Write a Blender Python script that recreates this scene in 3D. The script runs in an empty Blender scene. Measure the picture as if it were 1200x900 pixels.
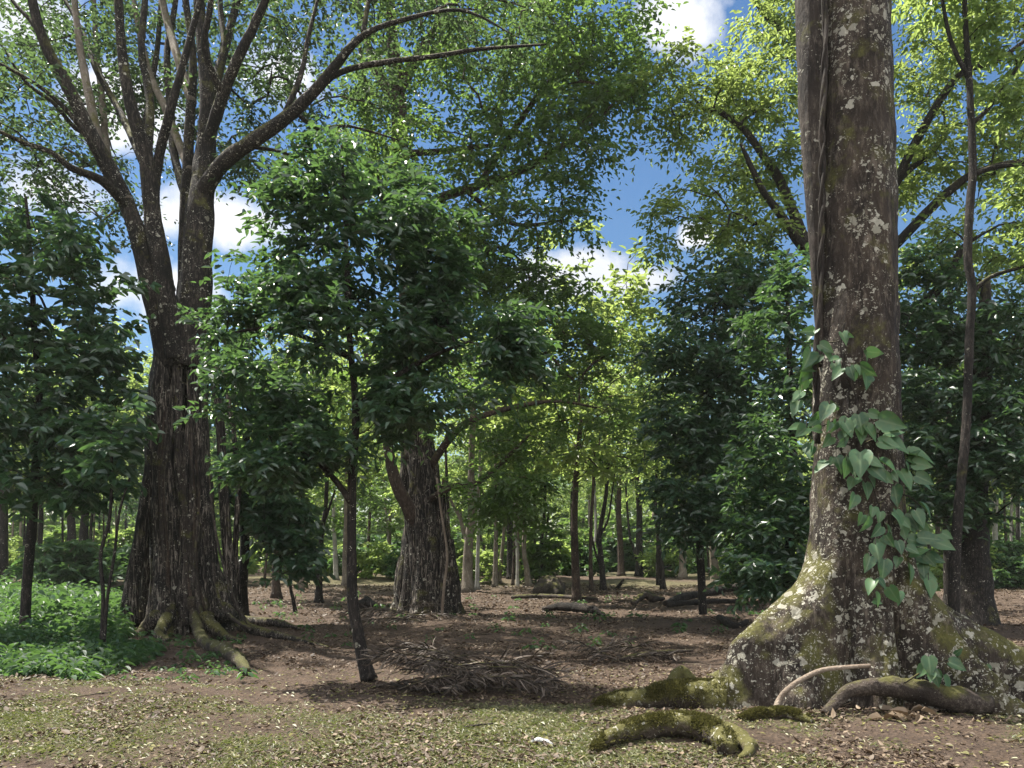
import bpy, math, random
import numpy as np
from mathutils import Vector
R = math.radians
rng = np.random.default_rng(7)
random.seed(7)
SC = bpy.context.scene
COL = SC.collection
F = 942.0; HZ = 648.0; CAMH = 1.6            # focal length (px of a 1200 px wide frame), horizon row, eye height

def P(px, py, Y): return np.array([(px-600)/F*Y, Y, CAMH+(HZ-py)/F*Y])
def m(px, Y): return px/F*Y                   # a width in pixels at distance Y, in metres
def dist(py): return CAMH*F/(py-HZ)           # distance of a ground point seen at row py

# ------------------------------------------------------------------ noise
def _hash(ix, iy, iz, s):
    h = (ix*374761393 + iy*668265263 + iz*2147483647 + s*974711) & 0xffffffff
    h = ((h ^ (h >> 13)) * 1274126177) & 0xffffffff
    return ((h ^ (h >> 16)) & 0xffff) / 65535.0
def vnoise(p, scale, seed=0):
    p = np.asarray(p, float)*scale
    i = np.floor(p).astype(np.int64); f = p-i; f = f*f*(3-2*f); out = 0
    for dx in (0, 1):
        for dy in (0, 1):
            for dz in (0, 1):
                w = (f[..., 0] if dx else 1-f[..., 0])*(f[..., 1] if dy else 1-f[..., 1])*(f[..., 2] if dz else 1-f[..., 2])
                out = out + w*_hash(i[..., 0]+dx, i[..., 1]+dy, i[..., 2]+dz, seed)
    return out
def unit(v): return v/np.maximum(np.linalg.norm(v, axis=-1, keepdims=True), 1e-9)

# ------------------------------------------------------------------ mesh building
def link_mesh(name, verts, quads, mat, parent=None, origin=(0, 0, 0), tint=None, smooth=False, pattr=None):
    me = bpy.data.meshes.new(name)
    verts = np.asarray(verts, np.float32)-np.asarray(origin, np.float32)
    quads = np.asarray(quads, np.int32); n, k = quads.shape
    me.vertices.add(len(verts)); me.vertices.foreach_set('co', verts.ravel())
    me.loops.add(n*k); me.loops.foreach_set('vertex_index', quads.ravel())
    me.polygons.add(n); me.polygons.foreach_set('loop_start', np.arange(0, n*k, k, dtype=np.int32))
    me.polygons.foreach_set('loop_total', np.full(n, k, np.int32))
    me.polygons.foreach_set('use_smooth', np.full(n, smooth, bool))
    if tint is not None:
        a = me.attributes.new('tint', 'FLOAT', 'FACE'); a.data.foreach_set('value', np.asarray(tint, np.float32))
    for nm, val in (pattr or {}).items():
        a = me.attributes.new(nm, 'FLOAT', 'POINT'); a.data.foreach_set('value', np.asarray(val, np.float32))
    me.update(calc_edges=True)
    me.materials.append(mat)
    o = bpy.data.objects.new(name, me); COL.objects.link(o)
    if parent is not None: o.parent = parent
    else: o.location = origin
    return o
def tag(o, label, cat, group=None, kind=None):
    o['label'] = label; o['category'] = cat
    if group: o['group'] = group
    if kind: o['kind'] = kind
    return o
def empty(name, loc, label, cat, group=None):
    o = bpy.data.objects.new(name, None); COL.objects.link(o); o.location = [float(v) for v in loc]; o.empty_display_size = .3
    return tag(o, label, cat, group)
def copy_tree(o, parent=None):
    c = o.copy(); COL.objects.link(c)
    if parent is not None: c.parent = parent
    for ch in list(o.children): copy_tree(ch, c)
    return c

def smooth_path(pts, rad, step):
    pts = np.asarray(pts, float); rad = np.asarray(rad, float)
    if rad.ndim == 0 or len(rad) != len(pts): rad = np.interp(np.linspace(0, 1, len(pts)), np.linspace(0, 1, rad.size), rad.ravel())
    seg = np.linalg.norm(np.diff(pts, axis=0), axis=1); out = []; ro = []
    n = len(pts)
    for i in range(n-1):
        p0 = pts[max(i-1, 0)]; p1 = pts[i]; p2 = pts[i+1]; p3 = pts[min(i+2, n-1)]
        k = max(1, int(math.ceil(seg[i]/step)))
        for t in np.arange(k)/k:
            out.append(.5*((2*p1)+(-p0+p2)*t+(2*p0-5*p1+4*p2-p3)*t*t+(-p0+3*p1-3*p2+p3)*t**3)); ro.append(rad[i]*(1-t)+rad[i+1]*t)
    out.append(pts[-1]); ro.append(rad[-1])
    return np.array(out), np.array(ro)

class Tubes:
    def __init__(s): s.v = []; s.f = []; s.n = 0
    def add(s, pts, rad, sides=6, rough=0., seed=0, cap=True, flute=0):
        pts = np.asarray(pts, float); rad = np.broadcast_to(np.asarray(rad, float), (len(pts),)).copy()
        if cap:
            pts = np.vstack([pts, pts[-1]+(pts[-1]-pts[-2])*1e-3]); rad = np.append(rad, 1e-4)
            pts = np.vstack([pts[0]-(pts[1]-pts[0])*1e-3, pts]); rad = np.insert(rad, 0, 1e-4)
        n = len(pts); T = unit(np.gradient(pts, axis=0))
        up = np.array([0, 0, 1.]) if abs(T[:, 2]).mean() < .75 else np.array([0, -1., 0])
        B = np.cross(T, up); bad = np.linalg.norm(B, axis=1) < .05
        if bad.any(): B[bad] = np.cross(T[bad], np.array([.8, .6, 0]))
        B = unit(B); N = np.cross(B, T)
        a = np.arange(sides)/sides*2*math.pi
        rr = rad[:, None]*np.ones((1, sides))
        if flute: rr = rr*(1+flute*np.cos(a*5+seed+.8*np.sin(np.arange(n)*.07+seed))[...][None, :] if False else 1+flute*np.cos(a[None, :]*5+seed+.8*np.sin(np.arange(n)*.15)[:, None]))
        if rough:
            q = pts[:, None, :]+rad[:, None, None]*(np.cos(a)[None, :, None]*N[:, None, :]+np.sin(a)[None, :, None]*B[:, None, :])
            q = q*np.array([1, 1, .45]); sc = 1/max(rad.max(), .02)
            rr = rr*(1+rough*(vnoise(q, 1.3*sc, seed)+.6*vnoise(q, 3.1*sc, seed+1)-.8))
        v = pts[:, None, :]+rr[..., None]*(np.cos(a)[None, :, None]*N[:, None, :]+np.sin(a)[None, :, None]*B[:, None, :])
        i = np.arange(n-1)[:, None]*sides; j = np.arange(sides)[None, :]; j2 = (j+1) % sides
        f = np.stack([i+j, i+j2, i+sides+j2, i+sides+j], -1).reshape(-1, 4)+s.n
        s.v.append(v.reshape(-1, 3)); s.f.append(f); s.n += n*sides
    def build(s, name, mat, parent=None, origin=(0, 0, 0)):
        return link_mesh(name, np.vstack(s.v), np.vstack(s.f), mat, parent, origin, smooth=True)

def leaf_verts(Pb, D, N, L, W, fold=.18, droop=.12):
    D = unit(D); S = unit(np.cross(D, N)); N = np.cross(S, D); L = L[:, None]; W = W[:, None]
    v = np.empty((len(Pb), 6, 3))
    v[:, 0] = Pb; v[:, 3] = Pb+D*L-N*L*droop*1.6
    v[:, 1] = Pb+D*L*.3+S*W*.5+N*W*fold; v[:, 2] = Pb+D*L*.68+S*W*.4+N*(W*fold*.8-L*droop*.6)
    v[:, 5] = Pb+D*L*.3-S*W*.5+N*W*fold; v[:, 4] = Pb+D*L*.68-S*W*.4+N*(W*fold*.8-L*droop*.6)
    return v
LQ = np.array([[0, 1, 2, 3], [0, 3, 4, 5]])
def leaves_mesh(name, V, mat, parent=None, origin=(0, 0, 0), tint=None, wood=None, wmat=None):
    n = len(V)
    if tint is None: tint = rng.random(n)
    if wood is not None:                       # twigs and leaves of one crown share a mesh
        wv = np.vstack(wood.v); wf = np.vstack(wood.f); k = len(wv)
        q = np.vstack([wf, (np.arange(n)[:, None, None]*6+LQ[None]).reshape(-1, 4)+k])
        o = link_mesh(name, np.vstack([wv, V.reshape(-1, 3)]), q, mat, parent, origin, tint=np.concatenate([np.zeros(len(wf)), np.repeat(tint, 2)]))
        o.data.materials.append(wmat); mi = np.zeros(len(q), np.int32); mi[:len(wf)] = 1; o.data.polygons.foreach_set('material_index', mi)
        return o
    q = (np.arange(n)[:, None, None]*6+LQ[None]).reshape(-1, 4)
    if tint is None: tint = rng.random(n)
    return link_mesh(name, V.reshape(-1, 3), q, mat, parent, origin, tint=np.repeat(tint, 2))

# ------------------------------------------------------------------ materials
def newmat(name):
    mt = bpy.data.materials.new(name); mt.use_nodes = True; nt = mt.node_tree; nt.nodes.clear()
    return mt, nt, nt.nodes, nt.links
def node(ns, t, **kw):
    n = ns.new(t)
    for k, v in kw.items():
        if k in n.inputs: n.inputs[k].default_value = v
        else: setattr(n, k, v)
    return n
def mixc(ns, ls, fac, a, b, mode='MIX'):
    n = ns.new('ShaderNodeMix'); n.data_type = 'RGBA'; n.blend_type = mode
    for i, x in ((0, fac), (6, a), (7, b)):
        if hasattr(x, 'links'): ls.new(x, n.inputs[i])
        elif i == 0: n.inputs[0].default_value = x
        else: n.inputs[i].default_value = (*x, 1)
    return n.outputs[2]
def rampf(ns, ls, x, lo, hi):
    n = ns.new('ShaderNodeMapRange'); n.inputs[1].default_value = lo; n.inputs[2].default_value = hi; ls.new(x, n.inputs[0]); return n.outputs[0]
def mul(ns, ls, a, b, op='MULTIPLY'):
    n = ns.new('ShaderNodeMath'); n.operation = op
    for i, x in enumerate((a, b)):
        if hasattr(x, 'links'): ls.new(x, n.inputs[i])
        else: n.inputs[i].default_value = x
    return n.outputs[0]
def leaf_mat(name, dark, light, trans, mix=.42, rough=.36, spec=.5):
    mt, nt, ns, ls = newmat(name)
    at = node(ns, 'ShaderNodeAttribute', attribute_name='tint')
    c = mixc(ns, ls, at.outputs['Fac'], dark, light)
    pb = node(ns, 'ShaderNodeBsdfPrincipled', Roughness=rough); pb.inputs['Specular IOR Level'].default_value = spec
    ls.new(c, pb.inputs['Base Color'])
    tr = ns.new('ShaderNodeBsdfTranslucent')
    ls.new(mixc(ns, ls, at.outputs['Fac'], [x*.75 for x in trans], [x*1.25 for x in trans]), tr.inputs['Color'])
    mx = node(ns, 'ShaderNodeMixShader'); mx.inputs[0].default_value = mix
    ls.new(pb.outputs[0], mx.inputs[1]); ls.new(tr.outputs[0], mx.inputs[2])
    out = ns.new('ShaderNodeOutputMaterial'); ls.new(mx.outputs[0], out.inputs[0])
    return mt
def vine_mat():
    mt = leaf_mat('vine_leaf', (.018, .062, .025), (.065, .14, .055), (.09, .2, .04), .25, .46, .45); ns = mt.node_tree.nodes; ls = mt.node_tree.links
    pb = [n for n in ns if n.type == 'BSDF_PRINCIPLED'][0]; src = pb.inputs['Base Color'].links[0].from_socket
    at = node(ns, 'ShaderNodeAttribute', attribute_name='rib'); tc = ns.new('ShaderNodeTexCoord'); nz = node(ns, 'ShaderNodeTexNoise', Scale=22., Detail=4.); ls.new(tc.outputs['Object'], nz.inputs[0])
    c = mixc(ns, ls, rampf(ns, ls, nz.outputs[0], .45, .8), src, (.085, .12, .04))
    c = mixc(ns, ls, rampf(ns, ls, at.outputs['Fac'], .82, 1.), c, (.11, .17, .08)); ls.new(c, pb.inputs['Base Color']); return mt
def bark_mat(name, c1, c2, c3, lichen=0., moss=0., streak=6., lich_scale=9., bump=.75, mosscol=(.08, .077, .02), sq=.3):
    mt, nt, ns, ls = newmat(name)
    tc = ns.new('ShaderNodeTexCoord'); mp = ns.new('ShaderNodeMapping'); mp.inputs['Scale'].default_value = (1, 1, sq)
    ls.new(tc.outputs['Object'], mp.inputs[0])
    n1 = node(ns, 'ShaderNodeTexNoise', Scale=streak, Detail=6., Roughness=.65); ls.new(mp.outputs[0], n1.inputs[0])
    n2 = node(ns, 'ShaderNodeTexNoise', Scale=streak*3.3, Detail=5., Roughness=.7); ls.new(mp.outputs[0], n2.inputs[0])
    n3 = node(ns, 'ShaderNodeTexNoise', Scale=1.7, Detail=4.); ls.new(tc.outputs['Object'], n3.inputs[0])
    c = mixc(ns, ls, rampf(ns, ls, n1.outputs[0], .38, .62), c1, c2)
    c = mixc(ns, ls, rampf(ns, ls, n2.outputs[0], .5, .66), c, c3)
    c = mixc(ns, ls, rampf(ns, ls, n3.outputs[0], .35, .75), c, [x*.55 for x in c1])
    if moss:
        geo = ns.new('ShaderNodeNewGeometry'); sx = ns.new('ShaderNodeSeparateXYZ'); ls.new(geo.outputs['Normal'], sx.inputs[0])
        n4 = node(ns, 'ShaderNodeTexNoise', Scale=2.6, Detail=7., Roughness=.7); ls.new(tc.outputs['Object'], n4.inputs[0])
        up = mul(ns, ls, mul(ns, ls, sx.outputs[2], .22), n4.outputs[0], 'ADD')
        mk = rampf(ns, ls, up, .64-.2*moss, .78-.2*moss)
        n5 = node(ns, 'ShaderNodeTexNoise', Scale=30., Detail=3.); ls.new(tc.outputs['Object'], n5.inputs[0])
        mc = mixc(ns, ls, n5.outputs[0], [x*.45 for x in mosscol], [x*1.6 for x in mosscol])
        c = mixc(ns, ls, mul(ns, ls, mk, .9), c, mc)
    if lichen:
        nd = node(ns, 'ShaderNodeTexNoise', Scale=14., Detail=3.); ls.new(tc.outputs['Object'], nd.inputs[0])
        vadd = ns.new('ShaderNodeVectorMath'); vadd.operation = 'MULTIPLY_ADD'
        ls.new(nd.outputs['Color'], vadd.inputs[0]); vadd.inputs[1].default_value = (.16, .16, .16); ls.new(tc.outputs['Object'], vadd.inputs[2])
        n6 = node(ns, 'ShaderNodeTexNoise', Scale=2.1, Detail=5.); ls.new(tc.outputs['Object'], n6.inputs[0])
        sz = ns.new('ShaderNodeSeparateXYZ'); ls.new(tc.outputs['Object'], sz.inputs[0]); mr = ns.new('ShaderNodeMapRange'); ls.new(sz.outputs[2], mr.inputs[0]); mr.inputs[1].default_value = .3; mr.inputs[2].default_value = 3.; mr.inputs[3].default_value = .06; mr.inputs[4].default_value = 0; lowz = mr.outputs[0]   # more lichen near the foot
        for sc, th in ((lich_scale, .34), (lich_scale*2.2, .34), (lich_scale*4.6, .3)):
            vo = node(ns, 'ShaderNodeTexVoronoi', Scale=sc); ls.new(vadd.outputs[0], vo.inputs['Vector'])
            sep = ns.new('ShaderNodeSeparateColor'); ls.new(vo.outputs['Color'], sep.inputs[0])
            t = mul(ns, ls, mul(ns, ls, rampf(ns, ls, sep.outputs[0], 1-lichen, 1.25-lichen*.5), th*1.45), rampf(ns, ls, mul(ns, ls, n6.outputs[0], lowz, 'ADD'), .36, .56))
            mk = rampf(ns, ls, mul(ns, ls, t, vo.outputs['Distance'], 'SUBTRACT'), 0, .05)
            lc = mixc(ns, ls, sep.outputs[1], (.17, .16, .12), (.44, .42, .35))
            c = mixc(ns, ls, mul(ns, ls, mk, .85), c, lc)
    pb = node(ns, 'ShaderNodeBsdfPrincipled', Roughness=.85); pb.inputs['Specular IOR Level'].default_value = .25
    ls.new(c, pb.inputs['Base Color'])
    bp = node(ns, 'ShaderNodeBump', Strength=bump, Distance=.045)
    ls.new(mul(ns, ls, n1.outputs[0], n2.outputs[0], 'ADD'), bp.inputs['Height']); ls.new(bp.outputs[0], pb.inputs['Normal'])
    out = ns.new('ShaderNodeOutputMaterial'); ls.new(pb.outputs[0], out.inputs[0])
    return mt

M = {}
M['leaf_fig'] = leaf_mat('fig_leaf', (.018, .038, .017), (.055, .09, .036), (.12, .2, .06), .4, .38)
M['leaf_tall'] = leaf_mat('tall_leaf', (.02, .046, .014), (.07, .12, .03), (.19, .31, .06), .48, .38)
M['leaf_dark'] = leaf_mat('dark_leaf', (.012, .034, .018), (.038, .085, .04), (.1, .2, .05), .33, .36, .8)
M['leaf_sap'] = leaf_mat('sapling_leaf', (.012, .037, .018), (.036, .08, .04), (.11, .21, .05), .36, .36, .8)
M['leaf_yel'] = leaf_mat('yellow_green_leaf', (.035, .075, .014), (.13, .19, .04), (.32, .41, .1), .54, .42)
M['leaf_bright'] = leaf_mat('bright_leaf', (.035, .08, .016), (.12, .19, .04), (.36, .47, .12), .55, .42)
M['leaf_vine'] = vine_mat()
M['leaf_herb'] = leaf_mat('herb_leaf', (.016, .05, .017), (.045, .1, .032), (.12, .23, .05), .38, .52)
M['litter'] = leaf_mat('litter_leaf', (.04, .025, .016), (.22, .165, .11), (.1, .06, .03), .12, .6, .3)
M['frond'] = leaf_mat('dry_frond', (.022, .015, .011), (.2, .16, .125), (.05, .04, .02), .1, .6, .3)
M['moss_tuft'] = leaf_mat('moss_tuft', (.034, .033, .012), (.125, .113, .034), (.1, .1, .025), .3, .7, .2)
M['fallen'] = leaf_mat('fallen_leaf', (.08, .08, .025), (.22, .2, .07), (.15, .15, .04), .2, .5)
M['grass'] = leaf_mat('grass_blade', (.05, .064, .022), (.22, .2, .1), (.16, .2, .04), .3, .5)
M['bark_buttress'] = bark_mat('buttress_bark', (.02, .0145, .011), (.062, .046, .034), (.155, .125, .098), .7, .5, 6., 9., 1.)
M['bark_vinestem'] = bark_mat('twisted_stem_bark', (.02, .015, .012), (.045, .035, .028), (.09, .075, .06), 0, .2, 9.)
M['bark_second'] = bark_mat('second_stem_bark', (.022, .017, .014), (.06, .047, .038), (.14, .115, .095), .35, .3, 7.)
M['bark_fig'] = bark_mat('fig_bark', (.008, .0065, .0055), (.03, .023, .018), (.33, .28, .23), .34, .3, 8., 10., .9, sq=.12)
M['bark_pale'] = bark_mat('pale_bark', (.13, .105, .08), (.22, .185, .145), (.32, .28, .23), .3, .2, 6., 8.)
M['bark_dark'] = bark_mat('dark_bark', (.009, .0075, .0065), (.024, .019, .016), (.075, .062, .052), .28, .2, 9., 12.)
M['bark_brown'] = bark_mat('brown_bark', (.032, .022, .016), (.07, .049, .036), (.14, .105, .08), .25, .3, 8., 11.)
M['rotten_wood'] = bark_mat('rotten_wood', (.012, .01, .008), (.035, .027, .021), (.09, .072, .058), .15, 0, 9., 12., .9, sq=1.)
M['bark_white'] = bark_mat('white_bark', (.3, .28, .25), (.45, .43, .39), (.55, .53, .5), 0, .1, 6.)
M['moss_log'] = bark_mat('mossy_wood', (.045, .034, .024), (.09, .07, .05), (.15, .12, .09), .4, .8, 9., 11., .8, (.09, .085, .024), 1.)
M['bark_limb'] = bark_mat('limb_bark', (.009, .007, .006), (.025, .02, .016), (.1, .082, .066), .45, .4, 8., 10., .8, sq=.3)
M['moss_root'] = bark_mat('mossy_root', (.03, .023, .016), (.07, .054, .038), (.15, .12, .09), .3, .5, 9., 11., .9, (.07, .068, .02), 1.)
M['dead_wood'] = bark_mat('dead_wood', (.035, .026, .02), (.08, .062, .048), (.17, .14, .115), .15, .15, 10., 12., .8, sq=1.)
M['pale_wood'] = bark_mat('pale_dead_wood', (.2, .15, .11), (.29, .235, .18), (.36, .3, .24), 0, 0, 12., sq=1.)
M['stone'] = bark_mat('pale_stone', (.4, .4, .39), (.55, .55, .53), (.3, .3, .28), 0, 0, 9., sq=1.)

# ------------------------------------------------------------------ ground
EDGE = np.array([(-200, 795), (0, 797), (200, 798), (330, 806), (440, 812), (600, 817), (700, 824), (800, 832), (1200, 838), (1500, 838)], float)
EDX = np.array([(a-600)/F*dist(b) for a, b in EDGE]); EDY = np.array([dist(b) for a, b in EDGE])
def verge(x, y):
    ye = np.interp(x, EDX, EDY)+.35*(vnoise(np.stack([x, y*0, x*0], -1), .9, 3)-.5)
    return np.clip((ye-y)/.35+.5, 0, 1)
def ground_h(x, y):
    x = np.asarray(x, float); y = np.asarray(y, float); p = np.stack([x, y, x*0], -1)
    v = verge(x, y); v = v*v*(3-2*v)
    h = .06*(v-1)+.14*(vnoise(p, .22, 1)-.5)+.07*(vnoise(p, .8, 2)-.5)+(.05*(vnoise(p, 2.7, 4)-.5)+.035*(vnoise(p, 6.1, 6)-.5))*(1-.7*v)
    h += np.clip((y-26)/12, 0, 1)*.25*(vnoise(p, .3, 9)-.3)
    return h
def gz(x, y): return float(ground_h(np.array([x]), np.array([y]))[0])
def G(px, py):
    Y = dist(py); x = (px-600)/F*Y; return np.array([x, Y, gz(x, Y)])
def grow_axis(a, b, d0, ratio, lim):
    mid = list(np.arange(a, b+1e-6, d0)); d = d0; lo = []; hi = []; x = b
    while x < lim: d *= ratio; x += d; hi.append(x)
    d = d0; x = a
    while x > -lim: d *= ratio; x -= d; lo.append(x)
    return np.array(lo[::-1]+mid+hi)
gx = grow_axis(-9, 9, .075, 1.08, 600); gy = grow_axis(4.5, 24, .075, 1.08, 600)
XX, YY = np.meshgrid(gx, gy)
zz = ground_h(XX.ravel(), YY.ravel())
nx_, ny_ = len(gx), len(gy)
ii = (np.arange(ny_-1)[:, None]*nx_+np.arange(nx_-1)[None, :])
gq = np.stack([ii, ii+1, ii+nx_+1, ii+nx_], -1).reshape(-1, 4)
pg = np.stack([XX.ravel(), YY.ravel(), XX.ravel()*0], -1)
far = np.clip((YY.ravel()-34)/8, 0, 1)*np.clip(vnoise(pg, .12, 41)*2.4-.7, 0, 1)
grassy = np.clip(verge(XX.ravel(), YY.ravel())*np.clip(vnoise(pg, .55, 21)*1.6+vnoise(pg, 2.2, 22)*.9-.75, 0, 1)+far, 0, 1)
mt, nt, ns, ls = newmat('forest_floor')
tc = ns.new('ShaderNodeTexCoord'); at = node(ns, 'ShaderNodeAttribute', attribute_name='grassy')
n1 = node(ns, 'ShaderNodeTexNoise', Scale=2.2, Detail=9., Roughness=.7); ls.new(tc.outputs['Object'], n1.inputs[0])
n2 = node(ns, 'ShaderNodeTexNoise', Scale=26., Detail=6., Roughness=.75); ls.new(tc.outputs['Object'], n2.inputs[0])
v1 = node(ns, 'ShaderNodeTexVoronoi', Scale=22.); ls.new(tc.outputs['Object'], v1.inputs['Vector'])
c = mixc(ns, ls, rampf(ns, ls, n1.outputs[0], .3, .7), (.04, .0285, .021), (.108, .079, .06))
c = mixc(ns, ls, rampf(ns, ls, n2.outputs[0], .5, .72), c, (.15, .105, .078))
sp = ns.new('ShaderNodeSeparateColor'); ls.new(v1.outputs['Color'], sp.inputs[0])
c = mixc(ns, ls, mul(ns, ls, rampf(ns, ls, sp.outputs[0], .45, 1.), .55), c, (.13, .09, .06))
gcol = mixc(ns, ls, rampf(ns, ls, n2.outputs[0], .35, .65), (.06, .064, .028), (.17, .155, .08))
c = mixc(ns, ls, mul(ns, ls, at.outputs['Fac'], .65), c, gcol)
pb = node(ns, 'ShaderNodeBsdfPrincipled', Roughness=.95); pb.inputs['Specular IOR Level'].default_value = .15
ls.new(c, pb.inputs['Base Color'])
bp = node(ns, 'ShaderNodeBump', Strength=1., Distance=.05)
ls.new(mul(ns, ls, n2.outputs[0], mul(ns, ls, v1.outputs['Distance'], .8), 'ADD'), bp.inputs['Height']); ls.new(bp.outputs[0], pb.inputs['Normal'])
out = ns.new('ShaderNodeOutputMaterial'); ls.new(pb.outputs[0], out.inputs[0])
gnd = link_mesh('ground', np.stack([XX.ravel(), YY.ravel(), zz], -1), gq, mt, smooth=True, pattr={'grassy': grassy})
tag(gnd, 'brown leaf strewn forest floor with thin grass along the near verge', 'ground', kind='structure')

# ------------------------------------------------------------------ trees
def grow(skel_p, skel_r, tips, seg=.4, droop=.05, twig=.006, power=.5, seed=0):
    """joins crown tips to the nearest wood; returns chains (points, radii) and the direction at each tip"""
    r_ = np.random.default_rng(seed)
    cap = len(tips)*26+len(skel_p)+50
    pos = np.zeros((cap, 3)); par = np.full(cap, -1); n = len(skel_p)
    pos[:n] = skel_p; n0 = n
    d = np.min(np.linalg.norm(tips[:, None]-skel_p[None], axis=2), axis=1)
    chains = []
    for ti in np.argsort(d):
        t = tips[ti]; dv = t-pos[:n]; L = np.linalg.norm(dv, axis=1)
        cost = L*(1+.55*np.clip(-dv[:, 2]/np.maximum(L, 1e-6)+.05, 0, 1))
        b = int(np.argmin(cost)); L = L[b]; k = int(np.clip(math.ceil(L/seg), 2, 24))
        s = np.linspace(0, 1, k+1)[1:, None]
        perp = np.cross(dv[b], r_.normal(size=3)); perp = perp/max(np.linalg.norm(perp), 1e-6)*L
        pts = pos[b]+dv[b]*s+perp*(.1*np.sin(s*math.pi)+.04*np.sin(s*math.pi*2.7))+np.array([0, 0, 1])*L*.1*np.sin(s*math.pi)+r_.normal(size=(k, 3))*.02*min(L, 2)*(s < .99)
        idx = np.arange(n, n+k); pos[idx] = pts; par[idx[0]] = b; par[idx[1:]] = idx[:-1]
        chains.append((b, idx, ti)); n += k
    cnt = np.zeros(n); cnt[[c[1][-1] for c in chains]] = 1
    for c in chains[::-1]:
        b, idx, _ = c
        for q in idx[::-1]:
            if par[q] >= n0: cnt[par[q]] += cnt[q]
    rad = twig*np.power(np.maximum(cnt, 1), power)
    out = []; tipd = np.zeros((len(tips), 3))
    for b, idx, ti in chains:
        pp = np.vstack([pos[b], pos[idx]]); rb = min(rad[idx[0]], skel_r[b]*.8 if b < n0 else rad[b])
        rr = np.minimum(np.append(rb, rad[idx]), rb); rr[-1] *= .5
        out.append((pp, rr)); tipd[ti] = pos[idx[-1]]-pos[idx[-2]]
    return out, unit(tipd)

def blob_tips(blobs, seed, gap=.0, gf=.7):
    r_ = np.random.default_rng(seed); out = []
    for (px, py, rx, ry, Y, rY, n) in blobs:
        c = P(px, py, Y); rad = np.array([m(rx, Y), rY, m(ry, Y)])
        v = unit(r_.normal(size=(n, 3)))*np.power(r_.random((n, 1)), 1/2.4)
        p = c+v*rad
        if gap: p = p[vnoise(p, gf, seed) > gap]
        out.append(p)
    return np.vstack(out)

def spray(tips, tipd, nsub, nleaf, reach, L, W, seed, flat=.36, droop=.14, up=.85, fold=.18, tint_bias=0.):
    """leaves along little side shoots round each tip"""
    r_ = np.random.default_rng(seed); n = len(tips)
    sd = tipd[:, None]*.5+r_.normal(size=(n, nsub, 3))*np.array([1, 1, flat])
    sd = unit(sd); ln = reach*(.55+.65*r_.random((n, nsub)))
    t = (np.arange(nleaf)+.6)/nleaf
    base = tips[:, None, None]+sd[:, :, None]*(ln[:, :, None]*t)[..., None]+r_.normal(size=(n, nsub, nleaf, 3))*reach*.05
    base[..., 2] -= (reach*.22*t*t)
    side = np.cross(sd, np.array([0, 0, 1.])); side = unit(side)
    sg = np.where(np.arange(nleaf) % 2 == 0, 1., -1.)
    D = sd[:, :, None]*.7+side[:, :, None]*sg[None, None, :, None]*.9+r_.normal(size=base.shape)*.35
    D[..., 2] -= .18
    N = np.array([0, 0, up])+r_.normal(size=base.shape)*.5
    k = n*nsub*nleaf
    sz = .65+.6*r_.random(k)
    V = leaf_verts(base.reshape(-1, 3), D.reshape(-1, 3), N.reshape(-1, 3), L*sz, W*sz*(.85+.3*r_.random(k)), fold, droop)
    clump = np.repeat(r_.random(n), nsub*nleaf)
    tint = np.clip(.55*r_.random(k)+.45*clump+tint_bias, 0, 1)
    return V, tint

def tree(name, label, paths, blobs, leaf, bark, lmat, cat='tree', group=None, seed=1, twig=.006, power=.5, seg=.4, sides=10, gap=0., limbs_as_parts=False, rough=.12, gf=.7, flute=0.):
    """paths: [(points, radii)] first one is the trunk, the others limbs; leaf: dict for spray()"""
    b0 = paths[0][0][0]; base = np.array([b0[0], b0[1], gz(b0[0], b0[1])])
    root = empty(name, base, label, cat, group)
    sk = []; sr = []; tb = Tubes(); first = True
    for k, (pts, rad) in enumerate(paths):
        p, r = smooth_path(pts, rad, max(.12, min(.4, np.max(rad)*.8)))
        sk.append(p[len(p)//4 if k == 0 else 0:]); sr.append(r[len(r)//4 if k == 0 else 0:])
        if k == 0 or not limbs_as_parts: 
            (tb if k == 0 or not limbs_as_parts else None).add(p, r, sides if k == 0 else max(6, sides-3), rough, seed+k, True, flute if k == 0 else 0)
        else:
            lb = Tubes(); lb.add(p, r, max(7, sides-2), rough, seed+k); lb.build('limb', bark, root, base)
    tb.build('trunk', bark, root, base)
    if blobs is not None and len(blobs):
        tips = blob_tips(blobs, seed, gap, gf)
        ch, td = grow(np.vstack(sk), np.concatenate(sr), tips, seg, twig=twig, power=power, seed=seed)
        bt = Tubes()
        for p, r in ch: bt.add(p, r, 6 if r[0] > .03 else 4, 0, 0, False)
        V, tint = spray(tips, td, seed=seed+5, **leaf)
        leaves_mesh('crown', V, lmat, root, base, tint, bt, bark)
    return root

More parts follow.
